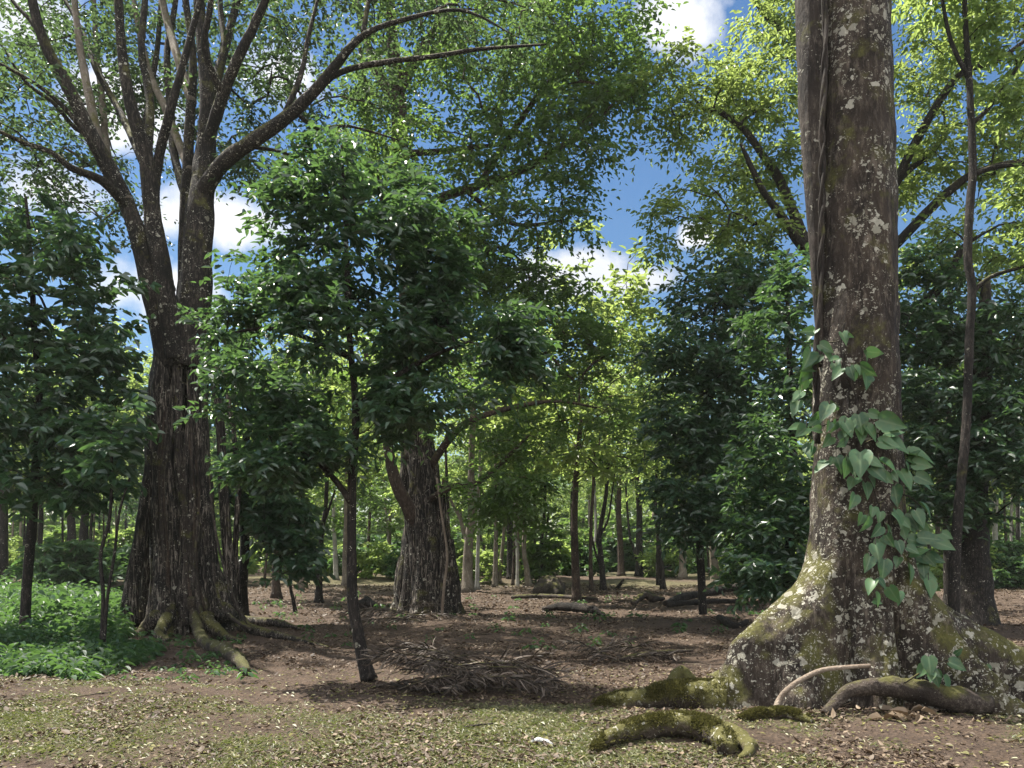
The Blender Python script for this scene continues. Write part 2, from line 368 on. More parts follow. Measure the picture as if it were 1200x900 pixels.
# ---- right: the buttressed tree
def buttress_tree():
    Yc = 9.0; cx = m(405, Yc); base = np.array([cx, Yc, -.06])
    root = empty('buttress_tree', base, 'huge brown barked tree with flaring mossy buttress roots and white lichen spots', 'tree')
    zs = np.concatenate([np.linspace(-.25, 2.4, 70), np.linspace(2.5, 9, 60), np.linspace(9.3, 24, 40)])
    th = np.linspace(0, 2*math.pi, 220, endpoint=False)
    r0 = np.interp(zs, [-.2, 0, .6, 1.2, 1.8, 3, 5, 8.3, 16, 24], [.8, .68, .57, .51, .465, .43, .395, .325, .27, .1])
    lob = [  # angle, [(z, extra)], width in metres at the foot
        (R(194), [(-.2, 2.1), (.0, 1.55), (.15, 1.22), (.34, 1.1), (.53, 1.06), (.72, .96), (.9, .76), (1.1, .5), (1.35, .22), (1.6, .07), (2.2, .02), (24, 0)], .34),
        (R(-14), [(-.2, 3.4), (.0, 2.9), (.15, 2.3), (.34, 1.75), (.53, 1.3), (.72, .98), (.9, .65), (1.1, .38), (1.4, .12), (1.8, .04), (2.6, .01), (24, 0)], .27),
        (R(-42), [(-.2, 1.5), (.0, 1.2), (.2, .95), (.5, .66), (.8, .42), (1.1, .25), (1.4, .1), (2, .03), (24, 0)], .19),
        (R(-95), [(-.2, .32), (.3, .24), (.8, .12), (1.5, .05), (6, .05), (24, .02)], .24),
        (R(-140), [(-.2, .75), (.0, .62), (.3, .42), (.7, .25), (1.2, .1), (2, .03), (24, 0)], .21),
        (R(60), [(-.2, 2.2), (0, 1.7), (.4, 1.1), (.8, .6), (1.2, .25), (1.7, .04), (24, 0)], .36),
        (R(125), [(-.2, 1.9), (0, 1.5), (.4, .9), (.8, .5), (1.2, .2), (1.7, .04), (24, 0)], .36)]
    Rr = r0[:, None]*np.ones((1, len(th)))
    for a, tab, w in lob:
        tz = [q[0] for q in tab]; A = np.interp(zs, tz, [q[1] for q in tab])
        d = (th-a+math.pi) % (2*math.pi)-math.pi
        ww = w/(r0+A*.55)
        Rr = np.maximum(Rr, r0[:, None]+0*Rr) + A[:, None]*np.exp(-np.abs(d[None, :]/ww[:, None])**1.7)
    for a, dep, w in ((R(-123), .16, .07), (R(-66), .2, .08), (R(-20), .12, .08), (R(-158), .1, .07), (R(-95), .06, .05)):    # creases between the buttresses
        d = (th-a+math.pi) % (2*math.pi)-math.pi
        Rr = Rr-(dep*np.exp(-((zs-.55)/.75)**2))[:, None]*np.exp(-np.abs(d[None, :]/(w/.75))**1.5)
    Rr *= 1+.035*np.cos(th*5+.4)[None, :]*np.clip((zs-.5)/1.5, 0, 1)[:, None]
    q = np.stack([np.cos(th)[None, :]*Rr, np.sin(th)[None, :]*Rr, zs[:, None]*np.ones_like(Rr)], -1)
    Rr = Rr*(1+.06*(vnoise(q*np.array([1, 1, .6]), 2.6, 5)-.5)+.07*(vnoise(q*np.array([1, 1, .5]), 7, 6)-.5)+.04*(vnoise(q, 16, 7)-.5))
    lean = np.interp(zs, [0, 8.3, 24], [0, -.02, .3])
    v = np.stack([np.cos(th)[None, :]*Rr+lean[:, None], np.sin(th)[None, :]*Rr, zs[:, None]*np.ones_like(Rr)], -1)
    n, s = Rr.shape; i = np.arange(n-1)[:, None]*s; j = np.arange(s)[None, :]; j2 = (j+1) % s
    f = np.stack([i+j, i+j2, i+s+j2, i+s+j], -1).reshape(-1, 4)
    link_mesh('trunk', v.reshape(-1, 3), f, M['bark_buttress'], root, (0, 0, 0), smooth=True)
    # the second stem fused to its left flank, and a dark rope-like liana in the groove between them
    def fx(px, py, dy=0.): return P(px, py, Yc+dy)
    t = Tubes(); p, r = smooth_path([fx(962, 430, -.12), fx(958, 330, -.13), fx(955, 240, -.1), fx(952, 150, -.08), fx(951, 60, -.06), fx(950, -40, 0), fx(940, -500, .2), fx(930, -900, .4)], [.03, .06, .1, .135, .165, .18, .16, .1], .15)
    t.add(p, r, 14, .16, 3); t.build('second_stem', M['bark_second'], root, base)
    t = Tubes(); s_ = np.linspace(0, 1, 260)
    ax = np.array([fx(958, 520, -.32), fx(957, 430, -.33), fx(961, 330, -.33), fx(963, 240, -.34), fx(964, 150, -.34), fx(966, 60, -.32), fx(967, -60, -.3)])
    ap = np.stack([np.interp(s_, np.linspace(0, 1, 7), ax[:, k]) for k in range(3)], -1)
    for k in range(3):
        a = s_*34+k*2.094+1.5*np.sin(s_*9+k)
        t.add(ap+np.stack([np.cos(a)*.02, np.sin(a)*.02, 0*a], -1), .017+.006*np.sin(s_*23+k*2), 6)
    t.build('twisted_liana', M['bark_vinestem'], root, base)
    # crown high above the frame
    tips = np.random.default_rng(3).normal(size=(170, 3))*np.array([2.6, 2.2, 1.5])+np.array([cx+.6, Yc+2.5, 24.5])
    zz_ = np.linspace(15, 23.5, 16); sk = np.stack([cx+np.interp(zz_, [0, 8.3, 24], [0, -.02, .3]), zz_*0+Yc, zz_], -1)
    ch, td = grow(sk, np.full(16, .2), tips, .6, twig=.012, seed=4); bt = Tubes()
    for p, r in ch: bt.add(p, r, 5, 0, 0, False)
    V, ti = spray(tips, td, 5, 9, .9, .2, .09, 6); leaves_mesh('crown', V, M['leaf_tall'], root, base, ti, bt, M['bark_second'])
    return Yc, cx
YB, XB = buttress_tree()

# ---- heart-leaved climber on it
def vine():
    spec = [(956, 386, 24, -60), (987, 390, 20, 25), (950, 412, 30, -15), (966, 410, 34, 12), (978, 426, 20, 0), (1016, 412, 24, 55), (986, 432, 22, -50), (996, 430, 22, 10), (1008, 428, 28, 28), (1014, 438, 24, 15),
            (944, 444, 24, -25), (936, 470, 30, -30), (972, 474, 30, -45), (958, 492, 26, -60), (962, 504, 24, -70), (980, 494, 22, -20), (994, 490, 30, -12), (1006, 486, 28, 10), (988, 506, 24, -22), (974, 512, 28, -40),
            (1014, 498, 34, 12), (1030, 492, 36, 60), (1036, 508, 34, 78), (1036, 512, 46, 52), (1062, 532, 36, 68), (1008, 530, 40, -4), (1020, 548, 34, 8), (992, 540, 26, 0), (980, 536, 24, -10), (1030, 540, 36, 36),
            (1055, 552, 32, 28), (1070, 542, 28, 68), (1002, 580, 26, -15), (1014, 566, 28, -6), (1048, 570, 30, 10), (1076, 560, 34, 52), (1018, 604, 30, 0), (1050, 598, 30, 14), (1032, 600, 22, 0), (1038, 614, 20, 0),
            (1056, 612, 26, 10), (1066, 602, 34, 28), (1078, 590, 32, 50), (1030, 632, 31, 2), (1052, 634, 28, 14), (1064, 632, 30, 58), (1076, 630, 30, 48), (1092, 634, 30, 62), (1020, 652, 28, -40), (1036, 656, 30, 0),
            (1064, 662, 32, 0), (1074, 650, 30, 55), (1086, 652, 32, 52), (1078, 672, 24, 58), (1088, 680, 30, 28), (1024, 680, 28, -28), (1042, 688, 30, 4), (1026, 694, 26, -8), (948, 430, 26, -40), (940, 500, 28, -50), (950, 520, 26, -30), (1000, 560, 26, -18), (968, 540, 24, -30)]
    base = [(1084, 780, 26, -55), (1094, 786, 28, 0), (1106, 792, 32, 22), (1112, 776, 30, 62), (1134, 776, 30, 38), (1144, 782, 26, 18), (1124, 770, 24, 50)]
    for lst, label, seed, stem in ((spec, 'heart leaved climber hanging on the huge buttressed trunk at head height', 31,
            [[(990, 378), (985, 410), (998, 450), (1008, 485), (1012, 520), (1020, 560), (1035, 610), (1045, 650), (1050, 700)], [(985, 400), (965, 402)], [(996, 440), (1018, 412)], [(1008, 486), (985, 490), (962, 500), (945, 505)], [(1012, 520), (1040, 512), (1065, 535)], [(1030, 590), (1060, 580), (1080, 595)], [(1042, 640), (1070, 640), (1090, 650)]]),
            (base, 'small sprig of heart shaped leaves at the foot of the right buttress', 32, [[(1060, 800), (1090, 782), (1120, 772), (1150, 784)]])):
        r_ = np.random.default_rng(seed)
        def surf(px, py, push):
            z = CAMH+(HZ-py)/F*YB; x = m(px-1005, YB); rad = float(np.interp(z, [0, .5, 1.2, 1.8, 3, 5], [.95, .86, .72, .60, .545, .5])) if seed == 31 else 1.3
            xx = min(abs(x), rad*.93); Y = YB-math.sqrt(rad*rad-xx*xx)-push
            return np.array([(px-600)/F*Y, Y, CAMH+(HZ-py)/F*Y])
        root = empty('climbing_vine', surf(lst[0][0], lst[0][1], 0), label, 'climber', None); org = np.array(root.location)
        t = Tubes()
        for s in stem:
            p, r = smooth_path([surf(a, b, .03) for a, b in s], [.011, .006], .05); t.add(p, r, 5)
        V = []; Q = []; T = []; nv = 0
        full = lst+[(px+r_.normal()*9, py+r_.normal()*9, L*(.55+.4*r_.random()), a+r_.normal()*30) for px, py, L, a in lst for _ in range(1)]
        for px, py, L, a in full:
            b = surf(px, py, .04+.16*r_.random()); Lm = m(L, b[1])*(.62+.3*r_.random()); Wm = Lm*(.66+.14*r_.random())
            a2 = R(a+r_.normal()*16)
            D = np.array([math.sin(a2), -.25-.3*r_.random(), -math.cos(a2)]); N = np.array([r_.normal()*.6, -1, .5+.5*r_.normal()]); fo = .08+.5*r_.random()
            D = D/np.linalg.norm(D); S = np.cross(D, N); S /= np.linalg.norm(S); N = np.cross(S, D)
            u = np.array([-.1, 0, .16, .36, .58, .8, 1.]); w = np.array([.2, .4, .5, .49, .36, .17, 0])
            rows = []
            for k in range(7):
                cdr = -N*Lm*((.05+.35*fo)*u[k]**2)
                mid = b+D*Lm*max(u[k], 0 if k else 0.)+cdr; ed = b+D*Lm*u[k]+cdr+N*Wm*fo*w[k]
                rows += [ed-S*Wm*w[k], mid-S*0, ed+S*Wm*w[k]]
            V += rows
            for k in range(6):
                o = nv+k*3; Q += [[o, o+1, o+4, o+3], [o+1, o+2, o+5, o+4]]; T += [0, 0]
            tv = r_.random(); T[-12:] = [tv]*12; nv += 21
            st = b-D*.03; inn = surf(px, py-6, .02); p, r = smooth_path([inn, (inn+b)/2+np.array([0, 0, .05]), b], [.004, .003], .04); t.add(p, r, 4)
        t.build('stem', M['bark_vinestem'], root, org)
        link_mesh('foliage', np.array(V), Q, M['leaf_vine'], root, org, tint=T, smooth=True, pattr={'rib': np.tile([0, 1, 0], len(V)//3)})
vine()

# ---- left: the big strangler fig
def strangler_fig():
    Y0 = 17.4; q = lambda px, py, dy=0.: P(px, py, Y0+dy)
    base = np.array([m(212-600, Y0), Y0, gz(m(212-600, Y0), Y0)])
    root = empty('strangler_fig', base, 'massive dark fig of many fused stems with sprawling roots beside green undergrowth', 'tree')
    r_ = np.random.default_rng(12); px1 = m(1, Y0)
    tb = Tubes()
    ctr = lambda py: np.interp(py, [380, 450, 550, 650, 745], [212, 211, 211, 215, 220])
    hw = lambda py: np.interp(py, [330, 400, 450, 550, 650, 700, 735, 752], [17, 18, 21, 24, 27, 30, 35, 46])
    pr = [380, 450, 520, 600, 660, 705, 735, 752]
    core = [(q(ctr(a), a, .1), hw(a)*px1*.8) for a in pr[::-1]]
    p, r = smooth_path([c[0] for c in core], [c[1]*.6 for c in core], .25); tb.add(p, r, 26, .22, 2, True)
    n = 19
    for k in range(n):
        th = k/n*2*math.pi+r_.normal()*.08; th2 = th+r_.normal()*.3; rr = (.08+.15*r_.random()**1.3)
        pts = []; rad = []
        for a in pr[::-1]:
            f = (a-380)/370; t_ = th2+(th-th2)*f+.1*math.sin(f*9+k); h = hw(a)*px1
            k2 = 1.0 if a < 700 else 1.06
            pts.append(q(ctr(a), a)+np.array([math.cos(t_)*h*k2, math.sin(t_)*h*.85*k2, 0])+np.append(r_.normal(size=2)*.025, 0)); rad.append(rr*(.85+.3*f+(.25 if a > 730 else 0)))
        pts = [a+np.append(r_.normal(size=2)*.03, 0) for a in pts]; p, r = smooth_path(pts, rad, .12); tb.add(p, r, 10, .45, k+30)
    tb.build('trunk', M['bark_fig'], root, base)
    # stilt stem on the left, with daylight behind it
    def part(nm, paths, mat=M['bark_fig'], sides=9, rough=.2, one=True):
        for k, (pts, rad) in enumerate(paths):
            t = Tubes(); p, r = smooth_path(pts, rad, .15); t.add(p, r, sides, rough, k+11); t.build(nm, mat, root, base)
    part('prop_root', [([q(150, 730, -.4), q(154, 690, -.35), q(166, 620, -.3), q(176, 550, -.2), q(184, 470, -.1), q(190, 420)], [.22, .16, .13, .13, .12, .1]),
                       ([q(168, 728, .5), q(172, 650, .4), q(180, 540, .3), q(190, 440, .2)], [.16, .12, .12, .1]),
                       ([q(272, 722, .6), q(268, 660, .6), q(262, 580, .5), q(258, 500, .4), q(248, 420, .2)], [.17, .13, .11, .1, .09]),
                       ([q(281, 722, .9), q(276, 640, .8), q(279, 560, .7), q(268, 470, .5), q(246, 380, .2)], [.07, .06, .06, .05, .05])])
    aer = []
    for k in range(16):
        a0 = 160+r_.random()*95; top = 430+r_.random()*140; bot = 690+r_.random()*45
        off = lambda a: (a-ctr(a0))
        pts = []
        for s in np.linspace(0, 1, 7):
            py = bot+(top-bot)*s; x = np.clip((a0-212)/50, -.95, .95)+.1*math.sin(s*6+k)
            h = hw(py)*px1*1.12; x = np.clip(x, -.97, .97)
            pts.append(q(ctr(py), py)+np.array([x*h, -math.sqrt(1-x*x)*h*.88-.06, 0]))
        aer.append((pts, [.035+.06*r_.random()**2, .025]))
    part('aerial_root', aer[:6], M['bark_second'], 7, .25); part('aerial_root', aer[6:11], M['bark_brown'], 7, .3); part('aerial_root', aer[11:], M['bark_fig'], 7, .25)
    part('aerial_root', [([q(226, 690, -1.15), q(229, 650, -1.0), q(232, 600, -.95)], [.05, .035, .02]),
                         ([q(300, 742, -.9), q(285, 722, -.9), q(270, 690, -.85), q(252, 620, -.8), q(244, 540, -.75)], [.04, .035, .03, .025, .02]),
                         ([q(296, 738, -1.), q(272, 724, -1.), q(256, 700, -.95), q(250, 660, -.85)], [.05, .04, .035, .03])], M['bark_second'], 7, .3)
    # binding rings where the stems come together
    rg = []
    for py, tilt in ((428, 9), (447, -7), (520, 12)):
        h = hw(py)*px1*1.17; s = np.linspace(0, 2*math.pi, 22)
        pts = [q(ctr(py), py)+np.array([math.cos(a)*h, math.sin(a)*h*.87, math.cos(a+.6)*tilt*px1+.04*math.sin(3*a)]) for a in s]
        rg.append((pts, [.024, .012, .026]))
    part('binding_root', rg, M['bark_fig'], 6, .2)
    # surface roots
    g = lambda px, py, up=0.: G(px, py)+np.array([0, 0, up])
    part('surface_root', [([q(224, 700, -1.0), q(229, 728, -1.1), g(240, 751, .08), g(262, 762, .1), g(280, 774, .1), g(290, 786, .06)], [.07, .1, .115, .11, .1, .06])], M['moss_root'], 10, .7)
    part('surface_root', [([q(262, 715, -.4), g(280, 732, .1), g(305, 738, .08), g(340, 742, .06), g(385, 753, .02)], [.2, .15, .11, .06, .015]),
                          ([q(255, 720, .3), g(285, 727, .1), g(325, 729, .1), g(352, 733, .04)], [.2, .14, .09, .02]),
                          ([q(240, 725, -.8), g(262, 742, .08), g(285, 747, .05)], [.18, .1, .02]),
                          ([q(185, 722, -.8), g(170, 738, .08), g(150, 741, .04), g(128, 742, .0)], [.18, .12, .07, .015]),
                          ([q(196, 724, -.9), g(186, 744, .12), g(196, 746, .06), g(170, 752, .02)], [.14, .1, .06, .015]),
                          ([q(160, 725, 0), g(140, 728, .1), g(115, 727, .04)], [.2, .12, .02])], M['bark_fig'], 9, .25)
    # stems above the crotch
    L = []
    def limb(pts, rad, mat='bark_limb'):
        p, r = smooth_path([q(*a) for a in pts], np.array(rad)*px1/2*(1 if rad[0] > 29 else .8), .22); L.append((p, r))
        t = Tubes(); t.add(p, r, 11, .2, len(L)+3); t.build('limb', M[mat], root, base)
    limb([(222, 430, -.1), (230, 330, -.2), (234, 250, -.2), (240, 190, 0), (243, 120, 0), (238, 50, .2), (232, -30, .3), (235, -200, .5)], [42, 36, 31, 24, 18, 14, 11, 4])
    limb([(212, 430, .4), (216, 330, .5), (218, 230, .6), (222, 150, .7), (226, 70, .8), (215, -30, 1), (210, -220, 1)], [29, 20, 17, 15, 12, 10, 4])
    limb([(200, 430, -.2), (180, 350, -.5), (163, 280, -.8), (143, 225, -1), (108, 160, -1.3), (76, 95, -1.5), (52, 50, -1.7), (36, -10, -1.8), (20, -120, -2)], [30, 24, 20, 17, 15, 13, 11, 9, 4])
    limb([(206, 420, -.4), (192, 330, -.7), (180, 260, -.8), (172, 190, -.8), (150, 110, -1), (142, 50, -1), (138, -20, -1.1), (130, -180, -1.2)], [28, 26, 24, 21, 15, 13, 11, 4])
    limb([(150, 236, -1), (118, 170, -.6), (104, 110, -.3), (93, 50, 0), (86, -20, .2), (80, -160, .4)], [16, 14, 12, 10, 9, 3], 'bark_pale')
    limb([(170, 195, -.8), (140, 130, .4), (112, 80, .7), (98, 40, 1), (64, -20, 1.4)], [12, 10, 9, 7, 4])
    limb([(181, 262, -.8), (181, 225, -.7), (185, 190, -.6), (198, 135, -.9), (215, 75, -1), (228, 25, -1), (246, -40, -1)], [15, 15, 14, 12, 10, 8, 6])
    limb([(148, 242, -1), (120, 212, -1.6), (82, 196, -2.1), (60, 178, -2.3), (30, 168, -2.5), (-20, 145, -2.9)], [14, 12, 9, 7, 6, 3])
    limb([(132, 220, -1.4), (95, 150, -2), (55, 108, -2.4), (10, 80, -2.8), (-40, 55, -3)], [9, 7, 5, 4, 2])
    limb([(165, 300, .6), (150, 240, 1.4), (128, 190, 2), (120, 120, 2.4), (112, 40, 2.8), (108, -60, 3)], [16, 14, 12, 11, 9, 4], 'bark_pale')
    limb([(236, 228, -.2), (262, 190, -.6), (300, 163, -1), (335, 138, -1.3), (368, 108, -1.6), (392, 78, -1.8), (425, 42, -2), (470, 24, -2.2), (540, 12, -2.6), (600, 40, -3)], [25, 21, 19, 17, 15, 12, 8, 6, 4, 1.5])
    limb([(375, 102, -1.6), (400, 84, -1.7), (450, 73, -1.9), (510, 66, -2.2), (560, 58, -2.4), (640, 52, -3)], [8, 8, 7, 6, 5, 2])
    limb([(240, 175, 0), (262, 110, -.5), (278, 70, -.8), (300, 25, -1), (318, -20, -1.2), (345, -120, -1.4)], [18, 16, 14, 12, 9, 4])
    limb([(242, 160, .4), (252, 100, 1), (268, 40, 1.6), (284, -30, 2), (300, -140, 2.4)], [18, 15, 13, 11, 4])
    limb([(225, 120, .7), (206, 60, 1.4), (190, 0, 2), (172, -100, 2.4)], [15, 13, 11, 4], 'bark_pale')
    limb([(222, 200, .6), (195, 130, 1.5), (175, 85, 2), (160, 20, 2.6), (150, -60, 3)], [13, 12, 10, 9, 4], 'bark_pale')
    limb([(345, 130, -1.3), (372, 150, -.7), (410, 148, 0), (470, 165, .6)], [7, 5, 4, 2])
    limb([(228, 260, .3), (206, 190, 1.0), (200, 130, 1.4), (196, 60, 1.7), (206, 0, 2), (212, -90, 2.2)], [14, 13, 12, 10, 8, 3])
    limb([(172, 190, -.8), (176, 120, -.4), (166, 60, -.2), (170, 0, 0), (176, -90, .2)], [13, 12, 10, 9, 3])
    limb([(200, 340, .3), (176, 255, 1), (168, 180, 1.6), (176, 110, 2), (186, 40, 2.4), (190, -60, 2.8)], [16, 14, 12, 10, 8, 3])
    limb([(262, 112, -.5), (240, 60, -1), (246, 10, -1.3), (256, -60, -1.6)], [11, 9, 8, 3])
    limb([(246, 130, .2), (262, 60, .8), (258, 0, 1.2), (262, -90, 1.5)], [12, 10, 8, 3])
    limb([(108, 160, -1.3), (88, 150, -1.6), (62, 120, -2), (30, 96, -2.3), (0, 50, -2.6)], [7, 6, 5, 4, 2])
    limb([(64, 75, -1.6), (40, 30, -1.5), (14, 0, -1.4), (-10, -40, -1.4)], [7, 6, 5, 2])
    limb([(330, 141, -1.3), (352, 90, -1.2), (362, 40, -1.1), (380, -30, -1)], [8, 7, 6, 3])
    limb([(290, 172, -.8), (330, 178, -.3), (368, 196, 0)], [6, 4, 2])
    limb([(425, 42, -2), (432, 0, -1.8), (446, -60, -1.6)], [7, 6, 2])
    sk = np.vstack([a for a, b in L]); sr = np.concatenate([b for a, b in L])
    blobs = [(560, 20, 90, 40, 17, 1.6, 26), (60, 70, 130, 90, 19, 2.2, 70), (30, 200, 110, 70, 18.5, 2, 44), (140, 60, 120, 80, 20.4, 2, 60), (110, 230, 80, 60, 19.6, 1.8, 22), (260, 50, 130, 80, 20.4, 2.2, 64),
             (300, 150, 90, 60, 19.5, 1.8, 26), (370, 60, 110, 70, 18.6, 2.2, 46), (180, -70, 260, 80, 18.4, 3, 100), (420, -30, 150, 70, 17.6, 2.4, 60), (200, 140, 120, 80, 21, 1.8, 40), (330, 215, 60, 40, 18, 1.5, 14), (-40, 60, 90, 120, 17, 2.4, 30), (15, 110, 60, 60, 15, 1.2, 12)]
    tips = blob_tips(blobs, 41, .31, 1.)
    ch, td = grow(sk, sr, tips, .4, twig=.0065, power=.52, seed=42); bt = Tubes()
    for p, r in ch: bt.add(p, r, 5, 0, 0, False)
    V, ti = spray(tips, td, 7, 9, .75, .125, .06, 43)
    leaves_mesh('crown', V, M['leaf_fig'], root, base, ti, bt, M['bark_fig'])
strangler_fig()

# ---- centre: hollow old fig with a tall crown
def centre_fig():
    Y0 = 23.; q = lambda px, py, dy=0.: P(px, py, Y0+dy)
    base = np.array([m(495-600, Y0), Y0, gz(m(495-600, Y0), Y0)])
    root = empty('strangler_fig', base, 'old tall fig with ragged hollow trunk in the middle of the clearing', 'tree')
    r_ = np.random.default_rng(5); px1 = m(1, Y0); tb = Tubes()
    pr = [726, 712, 680, 640, 600, 565, 540, 500]
    hw = lambda py: np.interp(py, [500, 540, 600, 650, 712, 726], [11, 15, 19, 23, 33, 40])
    ctr = lambda py: np.interp(py, [500, 560, 620, 726], [486, 494, 497, 500])
    p, r = smooth_path([q(ctr(a), a) for a in pr], [hw(a)*px1*.82 for a in pr], .25); tb.add(p, r, 24, .25, 1)
    for k in range(18):
        th = k/18*2*math.pi+r_.normal()*.1; rr = .1+.12*r_.random()
        pts = [q(ctr(a), a)+np.array([math.cos(th+.1*math.sin(a*.03+k))*hw(a)*px1*.95, math.sin(th)*hw(a)*px1*.85, 0])+np.append(r_.normal(size=2)*.04, 0) for a in pr]
        p, r = smooth_path(pts, [rr*1.3, rr, rr*.9, rr], .2); tb.add(p, r, 8, .3, k+50)
    tb.build('trunk', M['bark_fig'], root, base)
    t = Tubes()                                                                                # the broken fused stem on its right side
    for k, (x0, x1, top, rr) in enumerate(((526, 527, 632, .26), (534, 531, 656, .16), (519, 520, 560, .1), (528, 522, 520, .07))):
        p, r = smooth_path([q(x0, 724, -.5), q(x0-1, 690, -.5), q((x0+x1)/2, (690+top)/2, -.45), q(x1, top, -.4)], [rr*1.2, rr, rr*.8, rr*.45], .2); t.add(p, r, 9, .35, k+80)
    t.build('broken_stem', M['bark_fig'], root, base)
    t = Tubes(); p, r = smooth_path([q(518, 722, -.9), q(520, 690, -.9), q(524, 650, -.85), q(517, 600, -.7), q(512, 560, -.6)], [.05, .04, .035, .03], .2); t.add(p, r, 6); t.build('aerial_root', M['pale_wood'], root, base)
    L = []
    def limb(pts, rad):
        p, r = smooth_path([q(*a) for a in pts], np.array(rad)*px1/2, .3); L.append((p, r))
        t = Tubes(); t.add(p, r, 10, .18, len(L)+3); t.build('limb', M['bark_brown'], root, base)
    limb([(490, 540, 0), (484, 470, .2), (480, 380, .3), (477, 280, .4), (470, 190, .4), (467, 120, .4), (461, 60, .4), (456, -20, .4), (450, -160, .4)], [36, 28, 24, 22, 20, 18, 15, 11, 4])
    limb([(490, 618, -.2), (476, 590, -.6), (462, 560, -.8), (452, 510, -1), (440, 460, -1.2), (425, 400, -1.2)], [18, 16, 14, 11, 8, 4])
    limb([(504, 585, -.4), (530, 570, -.8), (560, 566, -1), (590, 540, -1.4), (620, 510, -1.6)], [8, 7, 6, 5, 2])
    limb([(505, 545, -.2), (540, 500, -1), (590, 480, -1.6), (650, 470, -2), (700, 478, -2.2)], [10, 8, 6, 4, 2])
    limb([(478, 265, .3), (510, 235, -.4), (560, 218, -1), (610, 200, -1.6), (645, 180, -2), (690, 150, -2.4), (720, 120, -2.6)], [13, 11, 9, 8, 7, 5, 2])
    limb([(470, 180, .4), (510, 178, 0), (560, 172, -.6), (620, 168, -1)], [9, 7, 5, 2])
    limb([(470, 130, .4), (440, 80, 1), (425, 30, 1.4), (400, -60, 2)], [15, 12, 9, 4])
    limb([(465, 110, .4), (500, 50, .6), (540, -10, 1), (570, -90, 1.4)], [14, 11, 8, 4])
    limb([(545, 222, -.9), (600, 262, -1.6), (660, 258, -2)], [6, 5, 2])
    limb([(480, 330, .4), (440, 200, 1.2), (430, 120, 1.8), (420, 40, 2)], [12, 10, 8, 4])
    limb([(560, 218, -1), (640, 100, -1.4), (700, 60, -1.8)], [8, 6, 2])
    sk = np.vstack([a for a, b in L]); sr = np.concatenate([b for a, b in L])
    blobs = [(620, 90, 110, 80, 21, 2.6, 84), (700, 90, 70, 70, 20.5, 2, 52), (560, 180, 110, 60, 21.5, 2.4, 60), (660, 200, 60, 60, 20.5, 2, 34), (600, 265, 90, 36, 21, 2, 36), (480, 90, 90, 80, 24, 2.5, 44), (540, 10, 130, 60, 23, 3, 70),
             (680, 10, 80, 60, 21.5, 2.4, 48), (430, 200, 70, 80, 24.5, 2, 30), (520, -80, 200, 70, 23, 3.4, 80), (470, 230, 60, 40, 23, 1.6, 14), (745, 70, 34, 60, 20, 1.2, 18), (530, 290, 80, 50, 21.5, 1.8, 44), (450, 170, 60, 60, 23, 1.6, 24), (590, 330, 70, 40, 21.5, 1.8, 36)]
    tips = blob_tips(blobs, 51, .28)
    ch, td = grow(sk, sr, tips, .5, twig=.007, power=.52, seed=52); bt = Tubes()
    for p, r in ch: bt.add(p, r, 5, 0, 0, False)
    low = [(560, 400, 120, 60, 21.5, 2, 70), (470, 430, 60, 80, 22, 1.6, 44), (650, 400, 70, 60, 21.5, 2, 44), (590, 510, 90, 36, 21.5, 1.6, 40), (690, 470, 50, 40, 21, 1.6, 18), (690, 400, 50, 50, 22, 1.6, 30), (640, 345, 50, 34, 22, 1.6, 26), (600, 588, 55, 34, 21, 1.4, 46), (560, 560, 40, 30, 21, 1.2, 24)]
    t2 = blob_tips(low, 53, .42, 1.1); ch, td2 = grow(sk, sr, t2, .5, twig=.007, power=.52, seed=54)
    for p, r in ch: bt.add(p, r, 5, 0, 0, False)
    V, ti = spray(tips, td, 7, 9, .9, .155, .075, 55); V2, ti2 = spray(t2, td2, 7, 8, .8, .16, .075, 56)
    leaves_mesh('crown', np.vstack([V, V2]), M['leaf_tall'], root, base, np.append(ti, ti2), bt, M['bark_brown'])
centre_fig()

